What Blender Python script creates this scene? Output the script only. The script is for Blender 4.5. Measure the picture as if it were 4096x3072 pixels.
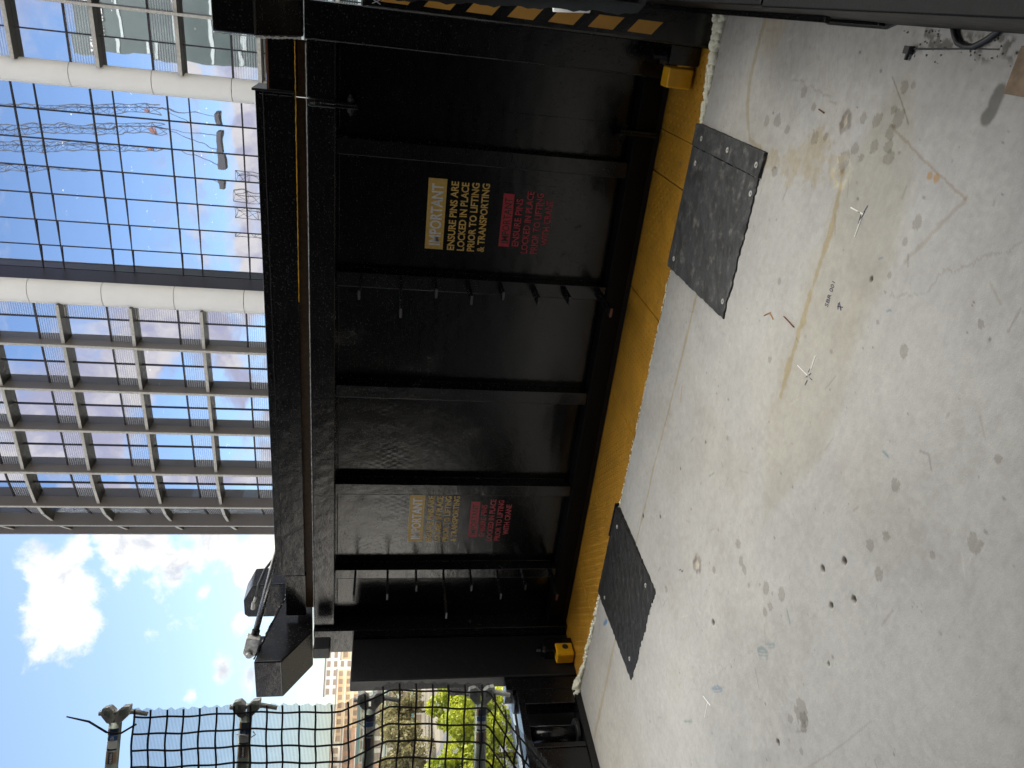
import bpy, bmesh, math, random
import numpy as np
from mathutils import Vector, Matrix

for _o in list(bpy.data.objects):
    bpy.data.objects.remove(_o, do_unlink=True)
S = bpy.context.scene
COL = S.collection
rad = math.radians

# ------------------------------------------------------------------ camera
cam_d = bpy.data.cameras.new("camera")
cam = bpy.data.objects.new("camera", cam_d)
COL.objects.link(cam)
S.camera = cam
cam_d.sensor_fit = 'HORIZONTAL'
cam_d.sensor_width = 36.0
cam_d.lens = 26.174
cam_d.clip_start = 0.05
cam_d.clip_end = 6000
_r = Vector((0.88508827, 0.46405055, 0.03571885))
_u = Vector((-0.10987993, 0.13376526, 0.98490266))
_f = Vector((-0.45226668, 0.87565058, -0.16938391))
_m = Matrix((-_u, _r, -_f)).transposed().to_4x4()     # the phone was held upright: picture is turned a quarter
_m.translation = Vector((0, 0, 1.65))
cam.matrix_world = _m

# ------------------------------------------------------------------ world, sun, exposure
SUN_EL, SUN_AZ = 38.0, 28.0        # azimuth from +Y towards +X
W = bpy.data.worlds.new("World"); S.world = W; W.use_nodes = True
nt = W.node_tree; nt.nodes.clear()
def N(t, typ, **kw):
    n = t.nodes.new(typ)
    for k, v in kw.items():
        setattr(n, k, v)
    return n
def vmath(t, op, a, b=None):
    n = N(t, 'ShaderNodeVectorMath', operation=op)
    for i, x in enumerate((a, b)):
        if x is None: continue
        if hasattr(x, 'links'): t.links.new(x, n.inputs[i])
        else: n.inputs[i].default_value = x
    return n
def fmath(t, op, a, b=None, c=None, clamp=False):
    n = N(t, 'ShaderNodeMath', operation=op); n.use_clamp = clamp
    for i, x in enumerate((a, b, c)):
        if x is None: continue
        if hasattr(x, 'links'): t.links.new(x, n.inputs[i])
        else: n.inputs[i].default_value = x
    return n.outputs[0]
def smooth(t, x, a, b):
    n = N(t, 'ShaderNodeMapRange', interpolation_type='SMOOTHSTEP')
    t.links.new(x, n.inputs[0]); n.inputs[1].default_value = a; n.inputs[2].default_value = b
    return n.outputs[0]
sky = N(nt, 'ShaderNodeTexSky', sky_type='NISHITA'); sky.sun_disc = False
sky.sun_elevation = rad(SUN_EL); sky.sun_rotation = rad(SUN_AZ)
sky.air_density = 1.0; sky.dust_density = 1.2; sky.ozone_density = 1.6
tc = N(nt, 'ShaderNodeTexCoord')
D = tc.outputs['Generated']
sep = N(nt, 'ShaderNodeSeparateXYZ'); nt.links.new(D, sep.inputs[0])
den = fmath(nt, 'ADD', fmath(nt, 'MAXIMUM', sep.outputs[2], 0.0), 0.22)
comb = N(nt, 'ShaderNodeCombineXYZ')
nt.links.new(fmath(nt, 'DIVIDE', sep.outputs[0], den), comb.inputs[0])
nt.links.new(fmath(nt, 'DIVIDE', sep.outputs[1], den), comb.inputs[1])
def noise(t, vec, scale, detail=6, rough=.55, dist=0.0):
    n = N(t, 'ShaderNodeTexNoise'); n.inputs['Scale'].default_value = scale
    n.inputs['Detail'].default_value = detail; n.inputs['Roughness'].default_value = rough
    n.inputs['Distortion'].default_value = dist
    if vec is not None: t.links.new(vec, n.inputs['Vector'])
    return n.outputs[0]
nA = noise(nt, comb.outputs[0], 1.35, 9, .58, .3)
nB = noise(nt, D, 9.0, 8, .6, .2)
nC = noise(nt, D, 26.0, 6, .6)
# the cumulus heaps that stand in the sky to the left of the tower
blobs = [((-.645, .680, .352), .062, 1.0), ((-.625, .700, .348), .045, 1.0), ((-.655, .680, .325), .042, .9),
         ((-.612, .745, .27), .07, 1.2), ((-.640, .735, .235), .075, 1.2), ((-.618, .760, .20), .08, 1.2), ((-.668, .715, .205), .03, .9),
         ((-.650, .742, .16), .042, .9), ((-.61, .778, .14), .055, .9), ((-.672, .725, .135), .035, .8), ((-.63, .765, .10), .06, .8),
         ((-.747, .633, .203), .024, 1.0), ((-.737, .653, .175), .028, 1.0), ((-.746, .65, .144), .038, .9),
         ((-.765, .63, .12), .03, .8), ((-.70, .69, .16), .022, .7), ((-.672, .70, .24), .022, .7)]
acc = None
for c, rr, g in blobs:
    v = vmath(nt, 'SUBTRACT', D, c)
    v2 = vmath(nt, 'MULTIPLY', v.outputs[0], (1.0, 1.0, 1.35))
    l = vmath(nt, 'LENGTH', v2.outputs[0]).outputs['Value']
    q = fmath(nt, 'MULTIPLY', fmath(nt, 'SUBTRACT', 1.0, fmath(nt, 'DIVIDE', l, rr)), g)
    acc = q if acc is None else fmath(nt, 'MAXIMUM', acc, q)
acc = fmath(nt, 'MAXIMUM', acc, -1.0)
d1 = fmath(nt, 'ADD', acc, fmath(nt, 'MULTIPLY', fmath(nt, 'SUBTRACT', nB, .5), 3.6))
d1 = fmath(nt, 'ADD', d1, fmath(nt, 'MULTIPLY', fmath(nt, 'SUBTRACT', nC, .5), 1.4))
m1 = smooth(nt, d1, .02, .62)
# elsewhere (behind the camera and overhead) broken cloud from plain noise
_sdir = (math.sin(rad(SUN_AZ)) * math.cos(rad(SUN_EL)), math.cos(rad(SUN_AZ)) * math.cos(rad(SUN_EL)), math.sin(rad(SUN_EL)))
sdot = vmath(nt, 'DOT_PRODUCT', D, _sdir).outputs['Value']
near = smooth(nt, sdot, .50, .78)  # extra unseen cloud round the sun, added to warm the floor light
away = fmath(nt, 'MAXIMUM', near, smooth(nt, fmath(nt, 'ADD', fmath(nt, 'MULTIPLY', sep.outputs[1], -1.0), fmath(nt, 'MULTIPLY', sep.outputs[2], .9)), .18, .42))
m2 = fmath(nt, 'MULTIPLY', smooth(nt, fmath(nt, 'ADD', fmath(nt, 'ADD', nA, fmath(nt, 'MULTIPLY', near, .14)), fmath(nt, 'MULTIPLY', nC, .10)), .48, .60), away)
mask = fmath(nt, 'MAXIMUM', m1, m2)
# haze of bright air low on the left horizon
nS = noise(nt, D, 13.0, 7, .62, .4)
shade = smooth(nt, fmath(nt, 'ADD', fmath(nt, 'MULTIPLY', nS, 1.1), fmath(nt, 'MULTIPLY', d1, .10)), .54, .80)
cr = N(nt, 'ShaderNodeMix', data_type='RGBA')
cr.inputs[6].default_value = (.60, .585, .54, 1); cr.inputs[7].default_value = (.33, .35, .39, 1)
nt.links.new(shade, cr.inputs[0])
crw = N(nt, 'ShaderNodeMix', data_type='RGBA')     # clouds opposite the sun are warm and softer
crd = N(nt, 'ShaderNodeMix', data_type='RGBA'); crd.inputs[6].default_value = (.56, .50, .45, 1); crd.inputs[7].default_value = (.33, .31, .37, 1)
nt.links.new(smooth(nt, nS, .38, .60), crd.inputs[0]); nt.links.new(crd.outputs[2], crw.inputs[7])
nt.links.new(cr.outputs[2], crw.inputs[6])
nt.links.new(smooth(nt, fmath(nt, 'MULTIPLY', sep.outputs[1], -1.0), .1, .5), crw.inputs[0])
bgs = N(nt, 'ShaderNodeBackground'); nt.links.new(sky.outputs[0], bgs.inputs[0]); bgs.inputs[1].default_value = 0.12
bgc = N(nt, 'ShaderNodeBackground'); nt.links.new(crw.outputs[2], bgc.inputs[0])
# unseen cloud close to the sun is made far brighter, added to light the floor
nt.links.new(fmath(nt, 'ADD', 1.0, fmath(nt, 'MULTIPLY', smooth(nt, sdot, .45, 1.0), 6.0)), bgc.inputs[1])
mx = N(nt, 'ShaderNodeMixShader'); nt.links.new(mask, mx.inputs[0])
nt.links.new(bgs.outputs[0], mx.inputs[1]); nt.links.new(bgc.outputs[0], mx.inputs[2])
wo = N(nt, 'ShaderNodeOutputWorld'); nt.links.new(mx.outputs[0], wo.inputs[0])

sd = bpy.data.lights.new("sun", 'SUN'); sd.energy = 3.6; sd.angle = rad(.5); sd.color = (1, .94, .85)
sun = bpy.data.objects.new("sun", sd); COL.objects.link(sun)
_sd = Vector((math.sin(rad(SUN_AZ)) * math.cos(rad(SUN_EL)), math.cos(rad(SUN_AZ)) * math.cos(rad(SUN_EL)), math.sin(rad(SUN_EL))))
sun.rotation_euler = (-_sd).to_track_quat('-Z', 'Y').to_euler()
sun.location = (20, 40, 60)

S.view_settings.view_transform = 'Standard'; S.view_settings.look = 'None'
S.view_settings.exposure = 1.15; S.view_settings.gamma = 1.0
S.render.engine = 'CYCLES'
S.cycles.max_bounces = 7; S.cycles.transparent_max_bounces = 12
S.cycles.use_denoising = True

# ------------------------------------------------------------------ materials
def newmat(name):
    m = bpy.data.materials.new(name); m.use_nodes = True
    t = m.node_tree; b = t.nodes['Principled BSDF']
    return m, t, b
def coords(t): return N(t, 'ShaderNodeTexCoord').outputs['Object']
def pbr(name, col, rough=.5, metal=0.0, var=.15, nscale=8, bump=.0, bscale=60, bdist=.002, spec=.5, rvar=.1, spots=None, em=None):
    m, t, b = newmat(name)
    co = N(t, 'ShaderNodeNewGeometry').outputs['Position']
    n1 = noise(t, co, nscale, 6, .6)
    mixn = N(t, 'ShaderNodeMix', data_type='RGBA')
    mixn.inputs[6].default_value = tuple(c * (1 - var) for c in col) + (1,)
    mixn.inputs[7].default_value = tuple(min(1, c * (1 + var)) for c in col) + (1,)
    t.links.new(smooth(t, n1, .3, .7), mixn.inputs[0])
    out = mixn.outputs[2]
    if spots:
        sc, lo, hi, c2 = spots
        mm = N(t, 'ShaderNodeMix', data_type='RGBA'); mm.inputs[7].default_value = c2 + (1,)
        t.links.new(out, mm.inputs[6]); t.links.new(smooth(t, noise(t, co, sc, 5, .65), lo, hi), mm.inputs[0])
        out = mm.outputs[2]
    t.links.new(out, b.inputs['Base Color'])
    b.inputs['Metallic'].default_value = metal
    b.inputs['Specular IOR Level'].default_value = spec
    rr = fmath(t, 'ADD', rough - rvar, fmath(t, 'MULTIPLY', noise(t, co, nscale * 2.3, 5), rvar * 2))
    t.links.new(rr, b.inputs['Roughness'])
    if bump:
        bn = N(t, 'ShaderNodeBump'); bn.inputs['Strength'].default_value = bump; bn.inputs['Distance'].default_value = bdist
        t.links.new(noise(t, co, bscale, 4, .6), bn.inputs['Height'])
        t.links.new(bn.outputs[0], b.inputs['Normal'])
    return m

def black_paint(name, base=.006, rough=.15, bump=.5, waves=False, spec=.45):
    m, t, b = newmat(name)
    co = N(t, 'ShaderNodeNewGeometry').outputs['Position']
    dust = smooth(t, noise(t, co, 3.2, 8, .7), .52, .78)
    mm = N(t, 'ShaderNodeMix', data_type='RGBA')
    mm.inputs[6].default_value = (base, base, base * 1.15, 1); mm.inputs[7].default_value = (.020, .018, .016, 1)
    t.links.new(fmath(t, 'MULTIPLY', dust, .30), mm.inputs[0])
    t.links.new(mm.outputs[2], b.inputs['Base Color'])
    b.inputs['Specular IOR Level'].default_value = spec
    pits = smooth(t, noise(t, co, 110, 2, .5), .64, .72)
    rr = fmath(t, 'ADD', rough, fmath(t, 'MULTIPLY', dust, .20))
    rr = fmath(t, 'ADD', rr, fmath(t, 'MULTIPLY', pits, .35))
    t.links.new(rr, b.inputs['Roughness'])
    h = fmath(t, 'ADD', fmath(t, 'MULTIPLY', noise(t, co, 95, 3, .6), .0016), fmath(t, 'MULTIPLY', noise(t, co, 9, 2, .5), .006))
    h = fmath(t, 'SUBTRACT', h, fmath(t, 'MULTIPLY', pits, .0015))
    if waves:   # sheet pressed in shallow rows of dimples
        sp = N(t, 'ShaderNodeSeparateXYZ'); t.links.new(co, sp.inputs[0])
        w1 = fmath(t, 'SINE', fmath(t, 'MULTIPLY', sp.outputs[2], 2 * math.pi / .085))
        w2 = fmath(t, 'SINE', fmath(t, 'MULTIPLY', sp.outputs[0], 2 * math.pi / .042))
        g = smooth(t, noise(t, co, 1.7, 3, .5), .48, .62)
        h = fmath(t, 'ADD', h, fmath(t, 'MULTIPLY', fmath(t, 'MULTIPLY', fmath(t, 'ADD', w1, fmath(t, 'MULTIPLY', w2, w1)), .00035), g))
    bn = N(t, 'ShaderNodeBump'); bn.inputs['Strength'].default_value = bump; bn.inputs['Distance'].default_value = 1.0
    t.links.new(h, bn.inputs['Height']); t.links.new(bn.outputs[0], b.inputs['Normal'])
    return m
M = {}
M['black'] = black_paint('black_gloss_paint')
M['panel'] = black_paint('black_panel_paint', .003, .15, .32, True)
M['black_rough'] = black_paint('weathered_black_paint', .009, .36, .9)
M['black_matte'] = pbr('dull_black_paint', (.0035, .0035, .004), .5, spec=.15, bump=.4, bscale=70)
M['void'] = pbr('dark_steel', (.012, .012, .013), .6)
M['weld'] = pbr('weld_metal_under_paint', (.05, .05, .052), .22, .55, bump=.8, bscale=180, bdist=.004)
M['edge'] = pbr('pale_lit_edge_and_wire', (.55, .55, .56), .45, var=.3, nscale=60)  # pale tone for painted edge highlights and for tie wire
M['yellow'] = pbr('yellow_floor_paint', (.39, .190, .012), .45, var=.14, nscale=5, bump=.3, bscale=50, spots=(22, .58, .72, (.17, .12, .07)))
M['yellow_lug'] = pbr('yellow_lug_paint', (.74, .38, .008), .35, var=.08, nscale=20, bump=.35, bscale=90)
M['hazard'] = pbr('orange_hazard_film', (.54, .275, .05), .5, var=.06)
M['rubber'] = pbr('worn_black_rubber', (.028, .029, .032), .62, var=.5, nscale=9, bump=.9, bscale=40, bdist=.006, rvar=.15, spots=(17, .50, .80, (.15, .145, .13)))
M['rubber_dark'] = pbr('scuffed_dark_rubber', (.010, .010, .011), .5, var=.5, nscale=12, bump=1.0, bscale=36, bdist=.007, rvar=.15, spots=(30, .60, .78, (.13, .12, .10)))
M['washer'] = pbr('zinc_washer', (.62, .61, .58), .4, .3)
M['brown'] = pbr('brown_shaded_yellow_plate', (.085, .038, .010), .6, var=.3, nscale=40)  # yellow deck colour darkened to brown for the shade under the beam
M['foam'] = pbr('cream_expanding_foam', (.78, .76, .62), .85, var=.08, nscale=40, bump=.6, bscale=160)
M['galv'] = pbr('grey_green_galvanised_tube', (.32, .36, .31), .45, .55, var=.25, nscale=22, bump=.2)
M['cast'] = pbr('cast_grey_steel', (.48, .48, .46), .5, .4, var=.2, nscale=40, bump=.3, bscale=120)
M['chrome'] = pbr('grey_steel_rod', (.22, .22, .22), .28, .85, var=.2, nscale=30)
M['strap'] = pbr('black_woven_strap', (.012, .011, .013), .8)
M['mark_white'] = pbr('white_chalk_line', (.75, .75, .72), .8)
M['mark_ink'] = pbr('purple_black_marker', (.05, .04, .09), .7)
M['gold'] = pbr('gold_label_film', (.52, .345, .085), .42, var=.12, nscale=60, bump=.25, bscale=90, spots=(110, .66, .72, (.9, .8, .5)))
M['silver'] = pbr('silver_letter_film', (.60, .62, .64), .4, var=.12, nscale=50)
M['red'] = pbr('dull_red_label_film', (.36, .016, .032), .5, var=.2, nscale=50)
M['label_black'] = pbr('matt_black_label', (.008, .009, .009), .30, rvar=.03)
M['white_panel'] = pbr('white_metal_cladding', (.86, .84, .79), .42, var=.03, nscale=.5, rvar=.05)
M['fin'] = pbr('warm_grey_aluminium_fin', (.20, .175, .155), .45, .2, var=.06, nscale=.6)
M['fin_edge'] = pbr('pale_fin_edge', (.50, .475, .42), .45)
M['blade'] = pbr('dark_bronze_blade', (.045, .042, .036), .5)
M['mullion'] = pbr('dark_mullion', (.035, .028, .035), .5)
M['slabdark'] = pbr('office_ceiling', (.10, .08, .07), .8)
M['timber'] = pbr('sawn_timber', (.20, .14, .09), .8, var=.3, nscale=18, bump=.5, bscale=70)
M['hose'] = pbr('black_rubber_hose', (.018, .02, .022), .5)
M['grit'] = pbr('dark_grit', (.13, .125, .11), .9, var=.5, nscale=60)
M['rust'] = pbr('rusty_steel_end', (.16, .06, .03), .7, var=.3, nscale=60)
M['interior'] = pbr('shaded_concrete', (.11, .10, .095), .85, var=.15, nscale=1.5)
M['paleledge'] = pbr('sky_tinted_ledge', (.55, .63, .66), .7, var=.2, nscale=9)  # bluish tone puts reflected sky into the ledge colour
M['sand'] = pbr('sand_render', (.80, .66, .46), .8, var=.12, nscale=.15)
M['cream'] = pbr('cream_render', (.86, .80, .68), .8, var=.08, nscale=.15)
M['white_b'] = pbr('white_render', (.90, .90, .88), .8, var=.05, nscale=.15)
M['brick'] = pbr('red_brick', (.62, .40, .27), .85, var=.15, nscale=.4)
M['teal'] = pbr('teal_awning', (.14, .34, .33), .7)
M['winglass'] = pbr('hazy_window_glass', (.42, .34, .27), .3)  # pale tan puts distance haze into the window colour
M['roofm'] = pbr('grey_roof', (.28, .26, .25), .8)
M['asph'] = pbr('asphalt', (.13, .135, .15), .9, var=.1, nscale=.2)
M['ground'] = pbr('city_ground', (.22, .20, .16), .9, var=.35, nscale=.05)
M['bark'] = pbr('bark', (.10, .07, .05), .9)

def leafmat(name, c1, c2):
    m, t, b = newmat(name)
    co = N(t, 'ShaderNodeNewGeometry').outputs['Position']
    mm = N(t, 'ShaderNodeMix', data_type='RGBA'); mm.inputs[6].default_value = c1 + (1,); mm.inputs[7].default_value = c2 + (1,)
    t.links.new(smooth(t, noise(t, co, .5, 4, .6), .35, .65), mm.inputs[0])
    t.links.new(mm.outputs[2], b.inputs['Base Color']); b.inputs['Roughness'].default_value = .6
    tr = N(t, 'ShaderNodeBsdfTranslucent'); t.links.new(mm.outputs[2], tr.inputs[0])
    ms = N(t, 'ShaderNodeMixShader'); ms.inputs[0].default_value = .4
    o = t.nodes['Material Output']
    t.links.new(b.outputs[0], ms.inputs[1]); t.links.new(tr.outputs[0], ms.inputs[2]); t.links.new(ms.outputs[0], o.inputs[0])
    return m
M['leaf'] = leafmat('bright_green_leaves', (.24, .30, .02), (.50, .54, .04))
M['leaf_dry'] = leafmat('olive_leaves', (.20, .19, .08), (.38, .34, .17))

def glassmat(name, ribs=False):
    m, t, b = newmat(name)
    geo = N(t, 'ShaderNodeNewGeometry'); co = geo.outputs['Position']
    o = t.nodes['Material Output']; t.nodes.remove(b)
    gl = N(t, 'ShaderNodeBsdfGlossy'); gl.inputs['Roughness'].default_value = .012
    gl.inputs[0].default_value = (.72, .78, .90, 1)
    bn = N(t, 'ShaderNodeBump'); bn.inputs['Strength'].default_value = .35; bn.inputs['Distance'].default_value = .012
    t.links.new(noise(t, co, .55, 2, .5), bn.inputs['Height']); t.links.new(bn.outputs[0], gl.inputs['Normal'])
    if ribs:
        sp = N(t, 'ShaderNodeSeparateXYZ'); t.links.new(co, sp.inputs[0])
        w = fmath(t, 'SINE', fmath(t, 'MULTIPLY', sp.outputs[2], 2 * math.pi / .115))
        back = N(t, 'ShaderNodeBsdfDiffuse')
        mm = N(t, 'ShaderNodeMix', data_type='RGBA'); mm.inputs[6].default_value = (.10, .11, .12, 1); mm.inputs[7].default_value = (.70, .70, .72, 1)
        t.links.new(smooth(t, w, -.6, .6), mm.inputs[0]); t.links.new(mm.outputs[2], back.inputs[0])
        fac = .60
    else:
        back = N(t, 'ShaderNodeBsdfTransparent'); back.inputs[0].default_value = (.75, .75, .72, 1)
        fac = .80
    ms = N(t, 'ShaderNodeMixShader'); ms.inputs[0].default_value = fac
    t.links.new(back.outputs[0], ms.inputs[1]); t.links.new(gl.outputs[0], ms.inputs[2]); t.links.new(ms.outputs[0], o.inputs[0])
    return m
M['glass'] = glassmat('reflective_tower_glass')
M['rib'] = glassmat('ribbed_spandrel_glass', True)

m_, t_, b_ = newmat('ceiling_lamp_glow')
b_.inputs['Emission Color'].default_value = (1, .86, .6, 1); b_.inputs['Emission Strength'].default_value = 8
M['lamp'] = m_

m_, t_, b_ = newmat('debris_net_fabric')
co_ = N(t_, 'ShaderNodeNewGeometry').outputs['Position']
spx = N(t_, 'ShaderNodeSeparateXYZ'); t_.links.new(co_, spx.inputs[0])
wv = fmath(t_, 'SINE', fmath(t_, 'MULTIPLY', spx.outputs[2], 2 * math.pi / .0052))
b_.inputs['Base Color'].default_value = (.045, .05, .055, 1); b_.inputs['Roughness'].default_value = .8
al = fmath(t_, 'ADD', .25, fmath(t_, 'MULTIPLY', smooth(t_, wv, -.2, .6), .30))
al = fmath(t_, 'ADD', al, fmath(t_, 'MULTIPLY', noise(t_, co_, 30, 3), .10))
t_.links.new(al, b_.inputs['Alpha'])
M['net'] = m_

# concrete floor: colour comes from the painted stains and sky tint of the slab mesh, broken up with noise
m_, t_, b_ = newmat('power_floated_concrete')
co_ = N(t_, 'ShaderNodeNewGeometry').outputs['Position']
at = N(t_, 'ShaderNodeAttribute', attribute_name='stain_and_tint')
n1 = noise(t_, co_, 1.3, 8, .62); n2 = noise(t_, co_, 26, 7, .7); n3 = noise(t_, co_, 190, 4, .7)
mp = N(t_, 'ShaderNodeMapping'); mp.inputs['Rotation'].default_value = (0, 0, .6); mp.inputs['Scale'].default_value = (3, 60, 1)
t_.links.new(co_, mp.inputs[0]); n4 = noise(t_, mp.outputs[0], 1.0, 5, .7)
ra = N(t_, 'ShaderNodeMix', data_type='RGBA')
ra.inputs[6].default_value = (.345, .338, .328, 1); ra.inputs[7].default_value = (.43, .421, .407, 1)
t_.links.new(smooth(t_, n1, .3, .7), ra.inputs[0])
v = fmath(t_, 'ADD', .62, fmath(t_, 'MULTIPLY', n2, .38)); v = fmath(t_, 'ADD', v, fmath(t_, 'MULTIPLY', n3, .22)); v = fmath(t_, 'ADD', v, fmath(t_, 'MULTIPLY', n4, .12))
speck = smooth(t_, noise(t_, co_, 75, 3, .6), .70, .76)
v = fmath(t_, 'SUBTRACT', v, fmath(t_, 'MULTIPLY', speck, .22))
vm = vmath(t_, 'SCALE', ra.outputs[2]); t_.links.new(v, vm.inputs['Scale'])
mu = vmath(t_, 'MULTIPLY', vm.outputs[0], at.outputs['Color'])
t_.links.new(mu.outputs[0], b_.inputs['Base Color'])
t_.links.new(fmath(t_, 'ADD', .62, fmath(t_, 'MULTIPLY', n2, .2)), b_.inputs['Roughness'])
b_.inputs['Specular IOR Level'].default_value = .25
bn = N(t_, 'ShaderNodeBump'); bn.inputs['Strength'].default_value = .45; bn.inputs['Distance'].default_value = .004
t_.links.new(fmath(t_, 'ADD', n2, fmath(t_, 'MULTIPLY', n3, .4)), bn.inputs['Height']); t_.links.new(bn.outputs[0], b_.inputs['Normal'])
M['floor'] = m_

# ------------------------------------------------------------------ mesh helpers
class MB:
    def __init__(s): s.v = []; s.f = []
    def add(s, vs, fs):
        o = len(s.v); s.v += [tuple(x) for x in vs]; s.f += [tuple(i + o for i in f) for f in fs]; return s
    def box(s, x0, x1, y0, y1, z0, z1, mat=None):
        vs = [(x, y, z) for x in (x0, x1) for y in (y0, y1) for z in (z0, z1)]
        if mat is not None: vs = [mat @ Vector(p) for p in vs]
        return s.add(vs, [(0, 1, 3, 2), (4, 6, 7, 5), (0, 4, 5, 1), (2, 3, 7, 6), (0, 2, 6, 4), (1, 5, 7, 3)])
    def prism(s, pts, fn, t0, t1):
        """pts: 2-D outline, fn(a,b,t)->xyz, extruded from t0 to t1"""
        n = len(pts); vs = [fn(a, b, t0) for a, b in pts] + [fn(a, b, t1) for a, b in pts]
        fs = [tuple(range(n - 1, -1, -1)), tuple(range(n, 2 * n))]
        fs += [(i, (i + 1) % n, n + (i + 1) % n, n + i) for i in range(n)]
        return s.add(vs, fs)
    def tube(s, pts, rr, n=10, cap=True):
        pts = [Vector(p) for p in pts]; k = len(pts)
        if not hasattr(rr, '__len__'): rr = [rr] * k
        vs = []; up = None
        for i, p in enumerate(pts):
            d = (pts[min(i + 1, k - 1)] - pts[max(i - 1, 0)]).normalized()
            if up is None: up = Vector((0, 0, 1)) if abs(d.z) < .9 else Vector((1, 0, 0))
            a = d.cross(up).normalized(); up = a.cross(d).normalized()
            for j in range(n):
                w = 2 * math.pi * j / n
                vs.append(p + (a * math.cos(w) + up * math.sin(w)) * rr[i])
        fs = [(i * n + j, i * n + (j + 1) % n, (i + 1) * n + (j + 1) % n, (i + 1) * n + j) for i in range(k - 1) for j in range(n)]
        if cap: fs += [tuple(range(n))[::-1], tuple(range((k - 1) * n, k * n))]
        return s.add(vs, fs)
    def build(s, name, m, parent=None, bevel=0, smooth_=False, seg=2):
        me = bpy.data.meshes.new(name); me.from_pydata(s.v, [], s.f); me.materials.append(M[m] if isinstance(m, str) else m)
        bm = bmesh.new(); bm.from_mesh(me); bmesh.ops.recalc_face_normals(bm, faces=bm.faces)
        bm.to_mesh(me); bm.free()
        o = bpy.data.objects.new(name, me); COL.objects.link(o)
        if parent is not None: o.parent = parent; o.matrix_parent_inverse = parent.matrix_world.inverted() if False else Matrix.Translation(-parent_loc(parent))
        if bevel:
            bv = o.modifiers.new('bevel', 'BEVEL'); bv.width = bevel; bv.segments = seg; bv.limit_method = 'ANGLE'; bv.angle_limit = rad(35)
            for p in me.polygons: p.use_smooth = True
            bv.harden_normals = True
        if smooth_:
            for p in me.polygons: p.use_smooth = True
        return o
def parent_loc(p):
    return Vector(p.location) if p.type == 'EMPTY' else Vector((0, 0, 0))
def tag(o, label=None, cat=None, group=None, kind=None):
    if label: o['label'] = label
    if cat: o['category'] = cat
    if group: o['group'] = group
    if kind: o['kind'] = kind
    return o
def thing(name, label, cat, loc, group=None):
    o = bpy.data.objects.new(name, None); o.empty_display_size = .1; COL.objects.link(o); o.location = loc
    return tag(o, label, cat, group)
def bead(name, p0, p1, r, parent, m='weld', seed=0):
    rng = random.Random(seed); p0 = Vector(p0); p1 = Vector(p1); n = max(4, int((p1 - p0).length / .012))
    pts = [p0.lerp(p1, i / n) + Vector([rng.uniform(-1, 1) * r * .35 for _ in range(3)]) for i in range(n + 1)]
    return MB().tube(pts, [r * rng.uniform(.6, 1.3) for _ in pts], 6).build(name, m, parent, smooth_=True)
def textmesh(name, body, m, x0, x1, z0, z1, fn, depth=.0012, bold=.018, parent=None, spacing=1.0, shear=0):
    cu = bpy.data.curves.new(name, 'FONT'); cu.body = body; cu.offset = bold; cu.extrude = .5; cu.space_character = spacing; cu.resolution_u = 3; cu.shear = shear
    tmp = bpy.data.objects.new('tmp', cu); COL.objects.link(tmp)
    bpy.context.view_layer.update()
    me0 = tmp.to_mesh(); co = np.array([v.co[:] for v in me0.vertices]); fs = [tuple(p.vertices) for p in me0.polygons]
    tmp.to_mesh_clear(); bpy.data.objects.remove(tmp)
    a = co.min(0); b = co.max(0)
    vs = []
    for p in co:
        vs.append(fn(x0 + (p[0] - a[0]) / (b[0] - a[0]) * (x1 - x0), z0 + (p[1] - a[1]) / (b[1] - a[1]) * (z1 - z0), (1 if p[2] > 0 else 0) * depth))
    return MB().add(vs, fs).build(name, m, parent)

rng = random.Random(7)
nrng = np.random.default_rng(5)

# ================================================================== SETTING: slab, building shell, ground
def vnoise(x, y, sc, seed):
    g = np.random.default_rng(seed).random((256, 256)); X = x * sc; Y = y * sc
    xi = np.floor(X).astype(int); yi = np.floor(Y).astype(int); fx = X - xi; fy = Y - yi
    fx = fx * fx * (3 - 2 * fx); fy = fy * fy * (3 - 2 * fy)
    a = g[xi % 256, yi % 256]; b = g[(xi + 1) % 256, yi % 256]; c = g[xi % 256, (yi + 1) % 256]; d = g[(xi + 1) % 256, (yi + 1) % 256]
    return (a * (1 - fx) + b * fx) * (1 - fy) + (c * (1 - fx) + d * fx) * fy
def fbm(x, y, sc, seed, o=4):
    r_ = 0; a = .5
    for i in range(o): r_ = r_ + a * vnoise(x, y, sc * 2 ** i, seed + i); a *= .5
    return r_ / (1 - .5 ** o)
def sstep(a, b, x):
    t = np.clip((x - a) / (b - a), 0, 1); return t * t * (3 - 2 * t)
def segdist(x, y, pts):
    best = np.full(x.shape, 1e9)
    for (ax, ay), (bx, by) in zip(pts[:-1], pts[1:]):
        dx, dy = bx - ax, by - ay; L = dx * dx + dy * dy + 1e-12
        t = np.clip(((x - ax) * dx + (y - ay) * dy) / L, 0, 1)
        best = np.minimum(best, np.hypot(x - ax - t * dx, y - ay - t * dy))
    return best
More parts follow.
